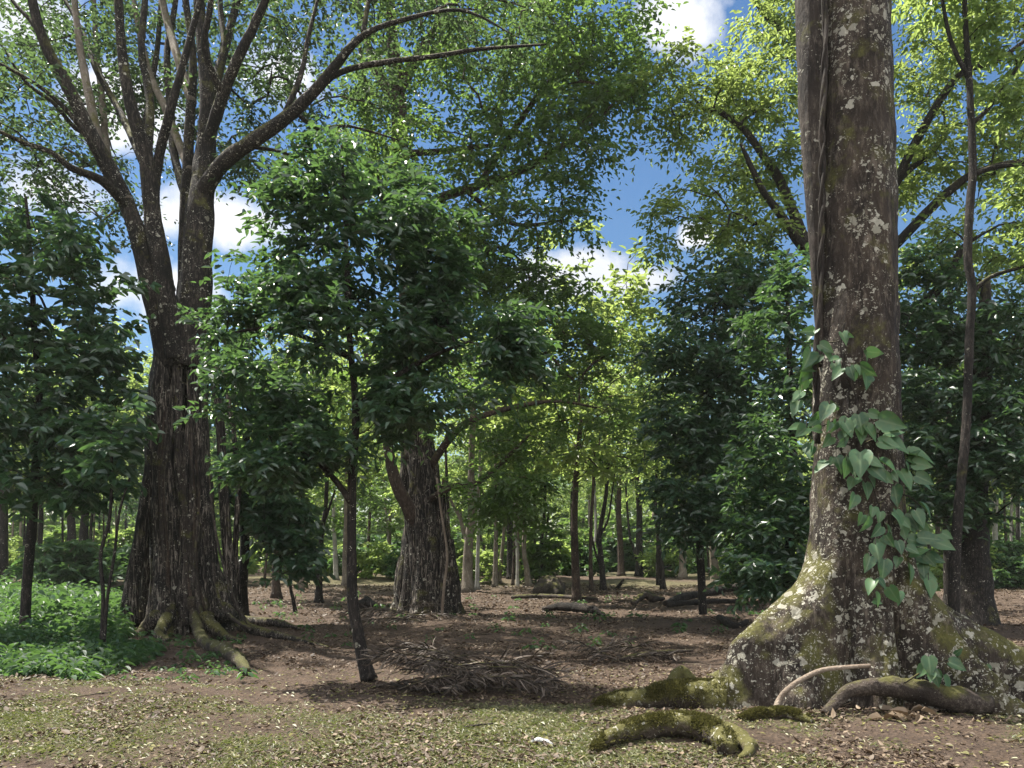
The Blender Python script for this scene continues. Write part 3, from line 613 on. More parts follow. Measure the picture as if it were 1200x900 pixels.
# ---- leaning sapling with the big dark crown
Y0 = 10.6; q = lambda px, py, dy=0.: P(px, py, Y0+dy)
tree('sapling', 'leaning slim sapling with broad dark leafy crown beside the heap of dead fronds',
     [([q(433, 797), q(428, 780), q(420, 745), q(413, 700), q(412, 640), q(413, 560), q(417, 480), (q(410, 400)), q(407, 320), q(404, 240), q(400, 170)], np.array([21, 17, 14, 13, 11, 10, 9, 7, 6, 4, 3])*.01125/2),
      ([q(412, 590), q(395, 565, -.1), q(375, 545, -.3), q(340, 520, -.5)], [.05, .04, .03, .015]),
      ([q(416, 480), q(450, 450, -.2), q(500, 420, -.3), q(550, 400, -.4)], [.05, .04, .03, .015]),
      ([q(412, 420), q(370, 400, .2), q(320, 385, .2), q(270, 390, .2)], [.045, .035, .03, .012])],
     [(395, 215, 60, 60, 10.6, .7, 56), (460, 210, 40, 45, 10.6, .6, 26), (330, 220, 30, 40, 10.6, .5, 18), (345, 290, 80, 60, 10.6, .8, 84), (440, 290, 90, 70, 10.6, .8, 110), (530, 320, 64, 60, 10.5, .7, 76), (300, 370, 60, 54, 10.7, .7, 70), (380, 380, 95, 60, 10.4, .8, 112), (480, 400, 95, 60, 10.4, .8, 112),
      (575, 390, 60, 50, 10.3, .7, 60), (600, 420, 40, 34, 10.2, .6, 24), (420, 190, 60, 50, 10.8, .7, 34), (262, 420, 26, 40, 10.8, .5, 12), (540, 460, 50, 40, 10.2, .6, 26), (300, 460, 60, 45, 10.5, .7, 56), (370, 470, 70, 45, 10.2, .7, 70), (470, 480, 60, 35, 10.3, .6, 36), (305, 530, 64, 35, 10.4, .6, 44), (380, 540, 50, 35, 10.2, .5, 26), (545, 540, 40, 28, 10, .5, 6)],
     dict(nsub=6, nleaf=8, reach=.4, L=.125, W=.056, flat=.22, droop=.15), M['bark_dark'], M['leaf_sap'], 'sapling', seed=61, twig=.003, power=.48, seg=.2, gap=.49, gf=2.0)

# ---- dark trees at the left edge
Y0 = 15.5; q = lambda px, py, dy=0.: P(px, py, Y0+dy)
DL = dict(nsub=4, nleaf=8, reach=.52, L=.2, W=.1, flat=.28, droop=.16)
tree('broadleaf_tree', 'dark straight young tree with broad drooping leaves at the left edge',
     [([q(29, 740), q(31, 690), q(37, 620), q(42, 550), q(46, 470), q(40, 380), q(36, 300), q(30, 230)], np.array([13, 11, 11, 10, 8, 7, 5, 3])*m(1, Y0)/2)],
     [(20, 270, 70, 60, 15.5, 1.2, 40), (90, 330, 60, 70, 15.2, 1.1, 46), (20, 390, 70, 70, 15.2, 1.2, 50), (110, 430, 50, 60, 14.8, 1, 42), (40, 480, 70, 60, 15, 1.2, 48), (110, 520, 46, 40, 14.8, 1, 30), (30, 560, 70, 40, 14.8, 1.1, 40), (95, 575, 40, 25, 14.6, .8, 14), (-60, 400, 70, 160, 15.5, 1.2, 60)],
     DL, M['bark_dark'], M['leaf_dark'], seed=71, twig=.005, seg=.25, gap=.3, gf=1.4)
Y0 = 13.2; q = lambda px, py, dy=0.: P(px, py, Y0+dy)
tree('sapling', 'pair of thin dark wavering stems in the undergrowth left of the massive fig',
     [([q(119, 752), q(121, 700), q(118, 650), q(128, 610), q(131, 560), q(130, 500)], [.035, .032, .028, .025, .018]), ([q(122, 752), q(126, 700), q(134, 650), q(140, 600), q(152, 560)], [.03, .025, .022, .015])],
     [(125, 540, 34, 40, 13.2, .5, 18), (150, 505, 22, 30, 13.2, .4, 8)], dict(nsub=3, nleaf=6, reach=.35, L=.2, W=.1), M['bark_dark'], M['leaf_dark'], 'sapling', seed=73, twig=.004, seg=.2)
# ---- small dark-leaved tree just right of the fig
Y0 = 19.5; q = lambda px, py, dy=0.: P(px, py, Y0+dy)
tree('broadleaf_tree', 'small dense dark tree standing close behind the right side of the massive fig',
     [([q(286, 725), q(284, 690), q(287, 640), q(284, 580), q(290, 500), q(300, 430)], np.array([14, 12, 11, 10, 8, 4])*m(1, Y0)/2)],
     [(300, 560, 45, 50, 19, 1, 40), (325, 600, 40, 46, 18.6, .9, 40), (330, 500, 50, 50, 19, 1, 34), (345, 648, 26, 30, 18.4, .7, 18), (290, 470, 50, 40, 19.5, 1, 24)],
     dict(nsub=4, nleaf=8, reach=.5, L=.22, W=.11), M['bark_dark'], M['leaf_dark'], seed=75, twig=.006, seg=.3, gap=.2)

# ---- right of centre: dark bushy trees down to the ground
RM = dict(nsub=5, nleaf=8, reach=.58, L=.18, W=.082, flat=.32)
Y0 = 19.; q = lambda px, py, dy=0.: P(px, py, Y0+dy)
tree('broadleaf_tree', 'dark bushy tree with glossy foliage beyond the black log, left of the buttressed trunk',
     [([q(824, 720), q(822, 680), q(820, 620), q(824, 540), q(830, 450), q(838, 360)], np.array([10, 9, 9, 8, 6, 3])*m(1, Y0)/2)],
     [(840, 350, 60, 50, 19, 1.2, 54), (800, 420, 50, 55, 18.6, 1.1, 50), (870, 420, 60, 60, 18.6, 1.2, 60), (800, 500, 46, 50, 18.4, 1.1, 48), (860, 510, 60, 50, 18.4, 1.2, 60), (810, 570, 44, 40, 18.2, 1, 38), (850, 600, 50, 40, 18, 1, 40), (790, 620, 26, 20, 18, .7, 8), (900, 340, 40, 50, 19, 1, 30)],
     RM, M['bark_dark'], M['leaf_dark'], seed=81, twig=.006, seg=.3, gap=.28, gf=1.2)
Y0 = 14.2; q = lambda px, py, dy=0.: P(px, py, Y0+dy)
tree('broadleaf_tree', 'low branching dark tree whose leaves reach the ground behind the left buttress',
     [([q(926, 760), q(922, 700), q(925, 640), q(930, 540), q(926, 440), q(922, 330)], np.array([13, 12, 11, 9, 7, 4])*m(1, Y0)/2)],
     [(910, 400, 40, 60, 14.2, .9, 40), (935, 480, 46, 55, 14, .9, 44), (895, 540, 44, 46, 13.8, .9, 46), (935, 590, 40, 46, 13.8, .8, 40), (890, 610, 34, 36, 13.6, .8, 34), (880, 660, 28, 30, 13.4, .7, 28), (915, 660, 34, 36, 13.6, .7, 34), (900, 690, 26, 14, 13.3, .5, 12), (925, 330, 30, 40, 14.2, .8, 20)],
     dict(nsub=4, nleaf=8, reach=.42, L=.15, W=.07), M['bark_dark'], M['leaf_sap'], seed=83, twig=.0045, seg=.25, gap=.28, gf=1.5)
# ---- right edge
Y0 = 19.; q = lambda px, py, dy=0.: P(px, py, Y0+dy)
tree('broadleaf_tree', 'stout dark trunked tree with dense dark crown at the right edge',
     [([q(1141, 745), q(1143, 728), q(1142, 700), q(1139, 650), q(1140, 600), q(1144, 520), q(1150, 420), q(1156, 330)], np.array([66, 56, 44, 38, 35, 30, 22, 10])*m(1, Y0)/2)],
     [(1090, 380, 50, 50, 18.6, 1.2, 44), (1160, 400, 60, 60, 18.4, 1.3, 60), (1080, 460, 46, 50, 18.2, 1.1, 46), (1150, 480, 60, 50, 18, 1.2, 60), (1210, 470, 50, 80, 18.4, 1.2, 46), (1100, 530, 50, 40, 17.8, 1.1, 46), (1170, 550, 50, 36, 17.6, 1.1, 46), (1095, 585, 40, 30, 17.6, .9, 26), (1170, 600, 40, 20, 17.4, .9, 14), (1090, 320, 40, 30, 19, 1, 18), (1230, 380, 50, 70, 18.8, 1.2, 30)],
     RM, M['bark_dark'], M['leaf_dark'], seed=85, twig=.007, seg=.3, gap=.28, gf=1.2, rough=.2)
# ---- tall yellow-green tree hidden behind the buttressed trunk
Y0 = 20.5; q = lambda px, py, dy=0.: P(px, py, Y0+dy); s1 = m(1, Y0)/2
tree('yellow_green_tree', 'tall tree with sunlit yellow green crown spreading behind the buttressed trunk', [
     ([q(1000, 730), q(1000, 600), q(1002, 450), q(1000, 330), q(1003, 200), q(1000, 60), q(1000, -100)], np.array([40, 34, 30, 28, 22, 16, 6])*s1),
     ([q(995, 350), q(966, 312), q(942, 280), q(930, 250), q(912, 208), q(896, 185), q(872, 152), q(842, 130), q(826, 128), q(808, 110)], np.array([18, 16, 14, 13, 11, 9, 8, 7, 5, 2])*s1),
     ([q(996, 360), q(960, 310, -.5), q(938, 286, -.7), q(915, 252, -1), q(895, 225, -1.2), q(880, 195, -1.4), q(868, 168, -1.5)], np.array([14, 12, 11, 9, 7, 6, 3])*s1),
     ([q(1002, 260), q(1045, 220, -.3), q(1070, 172, -.6), q(1100, 120, -1), (q(1128, 85, -1.2)), q(1170, 70, -1.4), q(1210, 40, -1.5)], np.array([14, 12, 10, 9, 7, 6, 3])*s1),
     ([q(1000, 330), q(1048, 288, -.3), q(1085, 250, -.7), q(1110, 226, -.9), q(1140, 204, -1.1), q(1180, 192, -1.4), q(1220, 185, -1.6)], np.array([14, 12, 11, 10, 8, 7, 4])*s1),
     ([q(1002, 420), q(1052, 378, -.3), q(1080, 356, -.6), q(1100, 338, -.8), q(1118, 312, -1), q(1128, 290, -1.1), q(1150, 275, -1.3)], np.array([14, 12, 12, 11, 9, 7, 3])*s1),
     ([q(1046, 216, -.3), q(1070, 195, -.2), q(1092, 178, 0), q(1110, 150, .2)], np.array([9, 8, 8, 3])*s1),
     ([q(1000, 120), q(950, 60, .6), q(900, 20, 1), q(860, -40, 1.4)], np.array([14, 11, 8, 3])*s1)],
     [(800, 130, 70, 60, 20, 1.5, 40), (870, 90, 60, 60, 20.5, 1.8, 48), (830, 200, 70, 50, 19.6, 1.5, 40), (900, 170, 40, 70, 20.5, 1.6, 40), (870, 270, 70, 40, 20, 1.6, 42), (780, 260, 40, 40, 20, 1.2, 14), (920, 30, 60, 50, 21, 2, 44),
      (1090, 60, 60, 80, 20.5, 2, 56), (1160, 60, 60, 80, 20, 2, 54), (1090, 190, 50, 60, 20.5, 1.8, 44), (1170, 180, 60, 60, 20, 1.8, 46), (1110, 280, 60, 50, 20, 1.6, 40), (1190, 290, 40, 50, 19.8, 1.5, 26), (1000, -60, 200, 60, 21, 2.5, 90), (1240, 120, 50, 150, 20, 2, 40)],
     dict(nsub=7, nleaf=9, reach=.7, L=.15, W=.066), M['bark_dark'], M['leaf_yel'], seed=91, twig=.0075, power=.52, seg=.4, gap=.4, gf=1.1, limbs_as_parts=True)
# ---- slim dark tree rising through that crown
Y0 = 16.5; q = lambda px, py, dy=0.: P(px, py, Y0+dy); s1 = m(1, Y0)/2
tree('slender_tree', 'slim black stemmed tall tree rising through the yellow green crown at right', [
     ([q(1118, 760), q(1120, 640), q(1132, 500), q(1136, 400), q(1139, 340), q(1134, 300), q(1137, 235), q(1140, 200), q(1138, 140), q(1135, 80), q(1131, 20), q(1130, -60), q(1126, -200)], np.array([14, 12, 10, 9.5, 9.5, 9.5, 9.5, 9, 8, 7, 6, 5, 3])*s1),
     ([q(1139, 205), q(1165, 196), q(1200, 190), q(1240, 170)], np.array([7, 6, 5, 2])*s1), ([q(1139, 145), q(1160, 125), q(1185, 90), q(1205, 60)], np.array([6, 5, 4, 2])*s1),
     ([q(1138, 345), q(1160, 325), q(1200, 312), q(1230, 300)], np.array([6, 5, 4, 2])*s1), ([q(1134, 90), q(1115, 50), q(1106, 10), q(1095, -60)], np.array([6, 5, 4, 2])*s1)],
     [(1190, 110, 40, 50, 16.5, 1, 22), (1210, 200, 40, 50, 16.5, 1, 20), (1110, -30, 60, 40, 16.5, 1.2, 30), (1160, -120, 120, 70, 16.5, 2, 60), (1210, 290, 40, 30, 16.5, .8, 14), (1170, 30, 40, 30, 16.5, .8, 16)],
     dict(nsub=5, nleaf=7, reach=.5, L=.16, W=.075), M['bark_dark'], M['leaf_bright'], seed=95, twig=.005, seg=.3)

# ------------------------------------------------------------------ trees of the sunlit wood: prototypes, then one object per tree
def crown_proto(seed, Rr, H, L, n, nsub, nleaf, mat, low=.0):
    """a crown whose foot is at the origin; returned as two meshes (branches, leaves)"""
    r_ = np.random.default_rng(seed)
    v = unit(r_.normal(size=(n*2, 3)))*np.power(r_.random((n*2, 1)), 1/2.6); v = v*np.array([Rr, Rr, H/2])+np.array([0, 0, H*(.5-low)])
    v = v[vnoise(v+seed*3.1, 1.1/Rr*3, seed) > .48][:n]
    z = np.linspace(-H*low, H*.75, 12); sk = np.stack([.12*Rr*np.sin(z), .1*Rr*np.cos(z*1.3), z], -1)
    ch, td = grow(sk, np.linspace(.1, .03, 12), v, .7, twig=.009, seed=seed); bt = Tubes()
    for p, r in ch: bt.add(p, r, 4, 0, 0, False)
    V, ti = spray(v, td, nsub, nleaf, Rr*.24, L, L*.5, seed+1)
    b = leaves_mesh('crown', V, mat, tint=ti, wood=bt, wmat=M['bark_brown'])
    out = b.data; bpy.data.objects.remove(b)
    return out
PROTO = [crown_proto(201, 3.2, 7.5, .24, 130, 5, 7, M['leaf_bright']), crown_proto(202, 3.6, 8.5, .26, 150, 5, 7, M['leaf_yel']),
         crown_proto(203, 2.6, 6.5, .22, 110, 5, 7, M['leaf_tall']), crown_proto(204, 3.8, 9., .26, 150, 5, 7, M['leaf_bright']),
         crown_proto(205, 3.2, 8., .24, 140, 5, 7, M['leaf_dark'])]
SHRUB = [crown_proto(211, 1.1, 1.7, .2, 60, 5, 7, M['leaf_bright'], .0), crown_proto(212, 1.3, 1.5, .22, 60, 5, 7, M['leaf_herb'], .0), crown_proto(213, .9, 2.2, .2, 60, 5, 7, M['leaf_tall'], .0)]
def part_copy(nm, data, root, loc=(0, 0, 0), sc=(1, 1, 1), rz=0.):
    o = bpy.data.objects.new(nm, data); COL.objects.link(o); o.parent = root; o.location = loc; o.scale = sc; o.rotation_euler = (0, 0, rz); return o
def wood_tree(name, label, px, bpy_, w, pts, mat, proto, zc, sc, group=None, forks=(), Y=None):
    """px, bpy_: foot in the photo; pts: [(dx_px, py)] up the stem; zc: height where the crown starts"""
    if Y is None: Y = dist(bpy_); sc *= .98; zc -= .2
    x = (px-600)/F*Y; base = np.array([x, Y, gz(x, Y)-.03])
    root = empty(name, base, label, 'tree', group)
    up = [base]+[P(px+dx, py, Y) for dx, py in pts]; top = np.array([up[-1][0]+.1, Y, max(zc+2.2, up[-1][2]+.5)])
    r = m(w, Y)/2; t = Tubes()
    p, rr = smooth_path(up+[top], np.linspace(r*1.05, r*.5, len(up)+1), .35); rr = rr*(1+.5*np.exp(-(p[:, 2]-base[2])/.25)); t.add(p, rr, 9, .18, int(px))
    for k, fk in enumerate(forks):
        pp = [P(px+dx, py, Y+.3*k) for dx, py in fk[:-1]]; d = pp[-1]-pp[-2]; pp.append(pp[-1]+d*1.2)
        p, rr = smooth_path(pp, np.linspace(m(fk[-1], Y)/2, m(fk[-1], Y)/4, len(pp)), .35); t.add(p, rr, 7, .15, k)
    t.build('trunk', mat, root, base)
    if proto is not None:
        rz = random.random()*6.28; lc = (top[0]-base[0], 0, zc-base[2]); s = (sc*(.9+.2*random.random()), sc, sc*(.9+.2*random.random()))
        part_copy('crown', proto, root, lc, s, rz)
    return root
W = wood_tree; B_, D_, PL, WH = M['bark_brown'], M['bark_dark'], M['bark_pale'], M['bark_white']
W('slender_tree', 'brown straight trunk with mossy foot standing alone at the edge of the sunlit clearing', 676, 703, 10, [(-2, 660), (-3, 620), (-2, 580), (2, 520)], B_, PROTO[1], 4.2, 1.0)
W('slender_tree', 'dark forked thin tree leaning behind the lone brown trunk with mossy foot', 707, 692, 7, [(-2, 660), (-5, 630), (0, 600), (4, 570)], D_, PROTO[0], 4.6, .9, forks=[[(-2, 668), (-10, 645), (-14, 620), (-12, 590), 3], [(-4, 628), (6, 608), (10, 580), 3]])
W('slender_tree', 'thin reddish stem between the lone brown trunk and the dark forked tree', 693, 693, 5, [(-1, 650), (0, 610), (2, 570)], B_, PROTO[2], 5.0, .9)
W('slender_tree', 'pair of crossing dark stems leaning left at the back of the clearing', 777, 687, 6, [(-2, 660), (-6, 630), (-9, 590)], D_, PROTO[3], 4.2, 1., forks=[[(-6, 686), (-6, 650), (-5, 620), (-2, 590), 5]])
W('slender_tree', 'grey straight trunk at the far end of the clearing near the fluted root stump', 800, 677, 9, [(0, 640), (0, 600), (1, 560)], PL, PROTO[0], 5.5, 1.)
W('slender_tree', 'very thin dark stem just left of the fluted root stump', 822, 687, 4, [(-1, 660), (-2, 640), (-1, 600)], D_, PROTO[2], 4., .7)
W('slender_tree', 'pale brown fluted trunk with spreading roots partly hidden by bushy dark leaves', 838, 685, 9, [(-2, 660), (-4, 630), (-3, 590)], PL, PROTO[4], 5, .9, forks=[[(9, 684), (5, 668), (0, 650), (-3, 625), 5], [(14, 686), (8, 670), (2, 655), (-1, 640), 3]])
W('slender_tree', 'grey buttoned trunk with pale patches right of the hollow fig', 548, 692, 13, [(0, 660), (2, 630), (5, 600), (4, 565)], PL, PROTO[2], 6., 1., forks=[[(6, 615), (10, 590), (14, 565), 5], [(0, 640), (-8, 610), (-18, 590), 5]])
W('slender_tree', 'thin whitish stem close to the right of the grey buttoned trunk', 559, 691, 5, [(1, 650), (2, 610), (2, 580)], WH, None, 5., .9)
W('slender_tree', 'pale slim trunk with ringed bark standing alone right of the hollow fig', 580, 688, 6, [(1, 650), (1, 610), (0, 570)], PL, PROTO[3], 5.5, .9)
W('slender_tree', 'blackish upright trunk in the shade behind the pale ringed stem', 599, 680, 9, [(-1, 650), (-2, 610), (-2, 570)], D_, PROTO[4], 5., .9)
W('slender_tree', 'pale bent stem flaring at its foot by the dark debris heap', 620, 686, 7, [(-3, 665), (-6, 645), (-5, 610)], PL, PROTO[1], 5.5, .8)
W('slender_tree', 'thin pale pole stem among the shaded trunks left of the pale bent stem', 608, 682, 4, [(0, 650), (-1, 620), (-1, 580)], PL, None, 4, .7)
W('slender_tree', 'short dark twin stem behind the dark debris heap', 637, 680, 6, [(-1, 655), (-2, 630), (1, 600)], D_, PROTO[0], 5.5, .9, forks=[[(5, 680), (4, 660), (2, 640), (4, 620), 4]])
W('slender_tree', 'shadowed tall trunk with pale left side at the back of the clearing', 728, 675, 8, [(-1, 640), (-3, 600), (-2, 560)], B_, PROTO[4], 6., 1.)
W('slender_tree', 'dark trunk half hidden by pale foliage at the back of the clearing', 749, 675, 9, [(0, 640), (0, 600), (-2, 560)], D_, PROTO[3], 6., 1.)
W('slender_tree', 'curved thin dark tree with buttressed foot left of the leaning sapling', 374, 704, 8, [(0, 680), (1, 650), (4, 615), (8, 590)], D_, PROTO[0], 4.6, .75, forks=[[(3, 620), (10, 600), (14, 588), 4]])
W('slender_tree', 'crooked wiry stem bent twice near the ground', 347, 716, 4, [(-4, 700), (-7, 685), (-6, 660), (0, 640), (5, 610)], D_, PROTO[2], 4.4, .5)
W('slender_tree', 'olive grey conical trunk behind the crooked wiry stem', 324, 700, 10, [(-1, 670), (1, 640), (1, 590)], B_, PROTO[4], 4.5, .9)
W('slender_tree', 'pale grooved trunk hidden directly behind the leaning sapling', 405, 686, 8, [(0, 650), (1, 610), (1, 570)], PL, PROTO[1], 5., .9)
W('slender_tree', 'pale triple stem with loose hanging bark in the bright gap left of the sapling', 354, 691, 5, [(0, 660), (1, 625), (0, 590)], PL, PROTO[1], 5, .8, forks=[[(-5, 693), (-4, 660), (-2, 630), 3], [(6, 690), (5, 660), (4, 630), 3]])
W('slender_tree', 'thick dark trunk with crossed roots in the bright undergrowth at left', 78, 688, 13, [(3, 660), (6, 630), (5, 590)], D_, PROTO[0], 5.2, .9)
W('slender_tree', 'double dark trunk right of the thick dark one in the bright undergrowth', 97, 686, 13, [(0, 660), (1, 630), (3, 590)], D_, PROTO[3], 5.4, .9, forks=[[(6, 685), (7, 660), (9, 630), 6]])
W('slender_tree', 'straight dark stem standing behind the left edge tree', 45, 682, 7, [(1, 650), (3, 610), (3, 570)], D_, PROTO[1], 5., .9)
W('slender_tree', 'dark wide trunk cut by the left edge of the photo', 2, 690, 13, [(1, 650), (2, 600), (2, 560)], D_, PROTO[4], 5., .9)
W('slender_tree', 'pale thin pair of stems in the bright wood beyond the left edge trunk', 24, 672, 4, [(0, 640), (1, 600), (1, 570)], PL, PROTO[1], 6, .9, forks=[[(-12, 672), (-10, 640), (-8, 600), 3]])
W('slender_tree', 'dark slim trunk seen between buttressed trunk and stout dark tree', 1112, 712, 11, [(-1, 680), (-2, 640), (-3, 590)], D_, PROTO[4], 4.6, .8)
W('slender_tree', 'brown grooved trunk touching the left side of the stout dark tree', 1122, 706, 8, [(0, 670), (0, 630), (-1, 590)], B_, PROTO[2], 5., .8)
W('slender_tree', 'white barked thin trunk in the sunlit gap at the right edge', 1167, 678, 7, [(0, 650), (-1, 620), (0, 590), (0, 550)], WH, PROTO[1], 5.5, .9)
W('slender_tree', 'slim leaning brown stem right of the white barked trunk', 1185, 676, 4, [(-4, 650), (-7, 620), (-8, 590)], B_, PROTO[0], 5.5, .8)
# anonymous trees further back
GRP = 'far trees closing the view beyond the clearing'; r_ = np.random.default_rng(77); used = []
k = 0
while k < 56:
    Y = 40+72*r_.random()**1.2; x = (r_.random()*2-1)*(Y*.80+4); px = 600+x/Y*F
    if Y < 50 and 640 < px < 830: continue
    if any(abs(x-a)+abs(Y-b) < 3.2 for a, b in used): continue
    used.append((x, Y)); k += 1
    zc = 2.6+2.6*r_.random()+max(0, Y-60)*.02; sc = .85+.45*r_.random()+(.25 if Y > 70 else 0)
    if 690 < px < 780: sc *= .8
    base_py = HZ+CAMH*F/Y
    ln = r_.normal()*3
    W('far_tree', 'slim tree among the many similar ones in the wood beyond the clearing', px, base_py, 3+4.5*r_.random(), [(ln*.5, HZ-10), (ln, HZ-zc/Y*F*.8)], [B_, D_, PL, PL, D_, WH][k % 6], PROTO[int(r_.integers(0, 5))] if r_.random() < .93 else PROTO[1], zc, sc, GRP, Y=Y)
k = 0
while k < 70:
    Y = 38+40*r_.random(); x = (r_.random()*2-1)*(Y*.66+2); px = 600+x/Y*F
    if Y < 46 and 660 < px < 830: continue
    k += 1; zc = 4.6+2.5*r_.random(); ln = r_.normal()*6
    W('far_tree', 'thin pole like tree among the many similar ones beyond the clearing', px, HZ+CAMH*F/Y, 2.2+2.6*r_.random(), [(ln*.4+r_.normal()*1.5, HZ-8), (ln*.7+r_.normal()*1.5, HZ-22), (ln, HZ-zc/Y*F*.8)], [PL, D_, WH, B_, D_][k % 5], PROTO[[2, 0, 3][k % 3]], zc, .5+.2*r_.random(), 'thin poles among the far trees', Y=Y)
# shrubs of the understorey
GRS = 'leafy shrubs under the far trees'; cnt = 0; spots = []
for k in range(210):
    Y = 32+58*r_.random(); x = (r_.random()*2-1)*(Y*.75+3); px = 600+x/Y*F
    if Y < 42 and 300 < px < 850: continue
    if Y < 36 and px > 1040: continue
    z = gz(x, Y); root = empty('shrub', (x, Y, z), 'low leafy shrub among the many similar ones beneath the far trees', 'shrub', GRS)
    s = .8+.8*r_.random()+max(0, Y-42)*.035; rz = r_.random()*6
    part_copy('foliage', SHRUB[k % 3], root, (0, 0, 0), (s, s, s*.9), rz)
# tall wood closing the horizon
def far_wood():
    n = 4200; x = (rng.random(n)*2-1)*125; Y = 100+40*rng.random(n); z = 1+17*rng.random(n)*(.6+.5*vnoise(np.stack([x, x*0, x*0], -1), .09, 8))
    tips = np.stack([x, Y, z], -1); td = unit(rng.normal(size=(n, 3)))
    V, ti = spray(tips, td, 5, 7, 2.2, .75, .42, 301)
    tag(leaves_mesh('far_wood', V, M['leaf_tall'], tint=ti), 'continuous leafy wood closing the horizon behind the far trees', 'wood', kind='stuff')
far_wood()

# ------------------------------------------------------------------ undergrowth
def herbs():
    r_ = np.random.default_rng(91); Pb = []; D = []; N = []; L = []; T = []
    def patch(n, pxr, yr, hr, Lr, mask, bias):
        k = 0
        while k < n:
            Y = yr[0]+(yr[1]-yr[0])*r_.random(); px = pxr[0]+(pxr[1]-pxr[0])*r_.random()
            x = (px-600)/F*Y
            if not mask(px+14*r_.normal(), Y+.25*r_.normal()) or vnoise(np.array([x, Y, 0.]), 1.3, 61)+.25*r_.random() < .42: continue
            k += 1; z0 = gz(x, Y); big = r_.random() < .25; h = hr[0]+(hr[1]-hr[0])*r_.random()**1.4*(0.2+1.3*vnoise(np.array([x, Y, 0.]), .9, 5))*(1.3 if big else 1); nl = 9
            a = r_.random()*6.28+np.arange(nl)*2.4; f = .35+.65*np.arange(nl)/nl
            Pb.append(np.stack([x+.04*np.cos(a), Y+.04*np.sin(a), z0+h*f], -1)); D.append(np.stack([np.cos(a), np.sin(a), .25-.5*r_.random(nl)], -1))
            N.append(np.array([0, 0, 1.])+r_.normal(size=(nl, 3))*.3); L.append(Lr*(.45+.6*r_.random(nl))*(1.15-.4*f)*(1.7 if big else 1)); T.append(np.clip(r_.random(nl)*.6+bias+.3*r_.random(), 0, 1))
    front = lambda px, Y: Y < np.interp(px, [-120, 0, 60, 120, 170, 190], [15, 15, 14.8, 14.5, 14.3, 13.8]) and Y > np.interp(px, [-120, 0, 90, 110, 130, 165, 190], [10.4, 10.5, 10.6, 11.2, 12, 13, 13.7])+.3*math.sin(px*.2)
    patch(2600, (-120, 185), (10.3, 15), (.06, .32), .13, front, -.1)
    back = lambda px, Y: Y > 15 and Y < np.interp(px, [-150, 60, 140, 150], [34, 32, 26, 20])
    patch(3600, (-150, 148), (15, 34), (.2, .75), .18, back, .15)
    patch(150, (-100, 290), (10.2, 16.5), (.05, .2), .11, lambda px, Y: True, 0); patch(130, (230, 900), (14, 30), (.06, .25), .12, lambda px, Y: True, .1)
    Pb, D, N, L, T = [np.concatenate(q) for q in (Pb, D, N, L, T)]
    V = leaf_verts(Pb, D, N, L, L*.46, .18, .25)
    tag(leaves_mesh('undergrowth', V, M['leaf_herb'], tint=T), 'lush green leafy ground cover at the foot of the left edge tree', 'undergrowth', kind='stuff')
herbs()
def litter():
    r_ = np.random.default_rng(15); n = 230000
    Y = 5.2+36*r_.random(n)**1.5; x = (r_.random(n)*2-1)*(Y*.70+1)
    p = np.stack([x, Y, x*0], -1); keep = vnoise(p, 1.1, 33)+.5*vnoise(p, 4, 34) > .46+.3*r_.random(n)+.16*verge(x, Y)*(r_.random(n) < .8)
    x, Y = x[keep], Y[keep]; n = len(x); z = ground_h(x, Y)+.008+.012*r_.random(n)
    a = r_.random(n)*6.28; D = np.stack([np.cos(a), np.sin(a), r_.normal(size=n)*.18], -1); N = np.array([0, 0, 1.])+r_.normal(size=(n, 3))*.28
    L = (.016+.045*r_.random(n)**3)*(.75+.055*Y)*np.where(r_.random(n) < .03, 1.5, 1)
    V = leaf_verts(np.stack([x, Y, z], -1), D, N, L, L*(.38+.3*r_.random(n)), .2, r_.normal(size=n)[:, None]*.2)
    tag(leaves_mesh('leaf_litter', V, M['litter'], tint=r_.random(n)**2.2), 'dry brown and tan fallen leaves scattered over the forest floor', 'leaf litter', kind='stuff')
    n = 5200; Y = 5.3+6.5*r_.random(n); x = (r_.random(n)*2-1)*(Y*.68+.5); z = ground_h(x, Y)+.02; a = r_.random(n)*6.28
    L = .022+.045*r_.random(n)**1.5; V = leaf_verts(np.stack([x, Y, z], -1), np.stack([np.cos(a), np.sin(a), a*0], -1), np.array([0, 0, 1.])+r_.normal(size=(n, 3))*.25, L, L*.5)
    tag(leaves_mesh('fallen_leaves', V, M['fallen'], tint=r_.random(n)), 'fresh yellow green fallen leaves dotted over the near verge', 'fallen leaves', kind='stuff')
litter()
def grass():
    r_ = np.random.default_rng(25); n = 260000
    Y = 5.2+5.6*r_.random(n)**1.2; x = (r_.random(n)*2-1)*(Y*.68+.6); p = np.stack([x, Y, x*0], -1)
    d = verge(x, Y)*np.clip(vnoise(p, .55, 21)*1.6+vnoise(p, 2.2, 22)*.9-.8, 0, 1)*(.3+.9*vnoise(p, 7, 24))
    keep = r_.random(n) < d*1.15; x, Y = x[keep], Y[keep]; n = len(x); z = ground_h(x, Y)-.004
    a = r_.random(n)*6.28; D = np.stack([np.cos(a), np.sin(a), .15+.9*r_.random(n)], -1); L = .022+.035*r_.random(n)
    V = leaf_verts(np.stack([x, Y, z], -1), D, np.array([0, 0, 1.])+r_.normal(size=(n, 3))*.3, L, L*(.16+.24*r_.random(n)))
    tag(leaves_mesh('grass', V, M['grass'], tint=r_.random(n)), 'thin short grass and weeds in patches along the near verge', 'grass', kind='stuff')
grass()

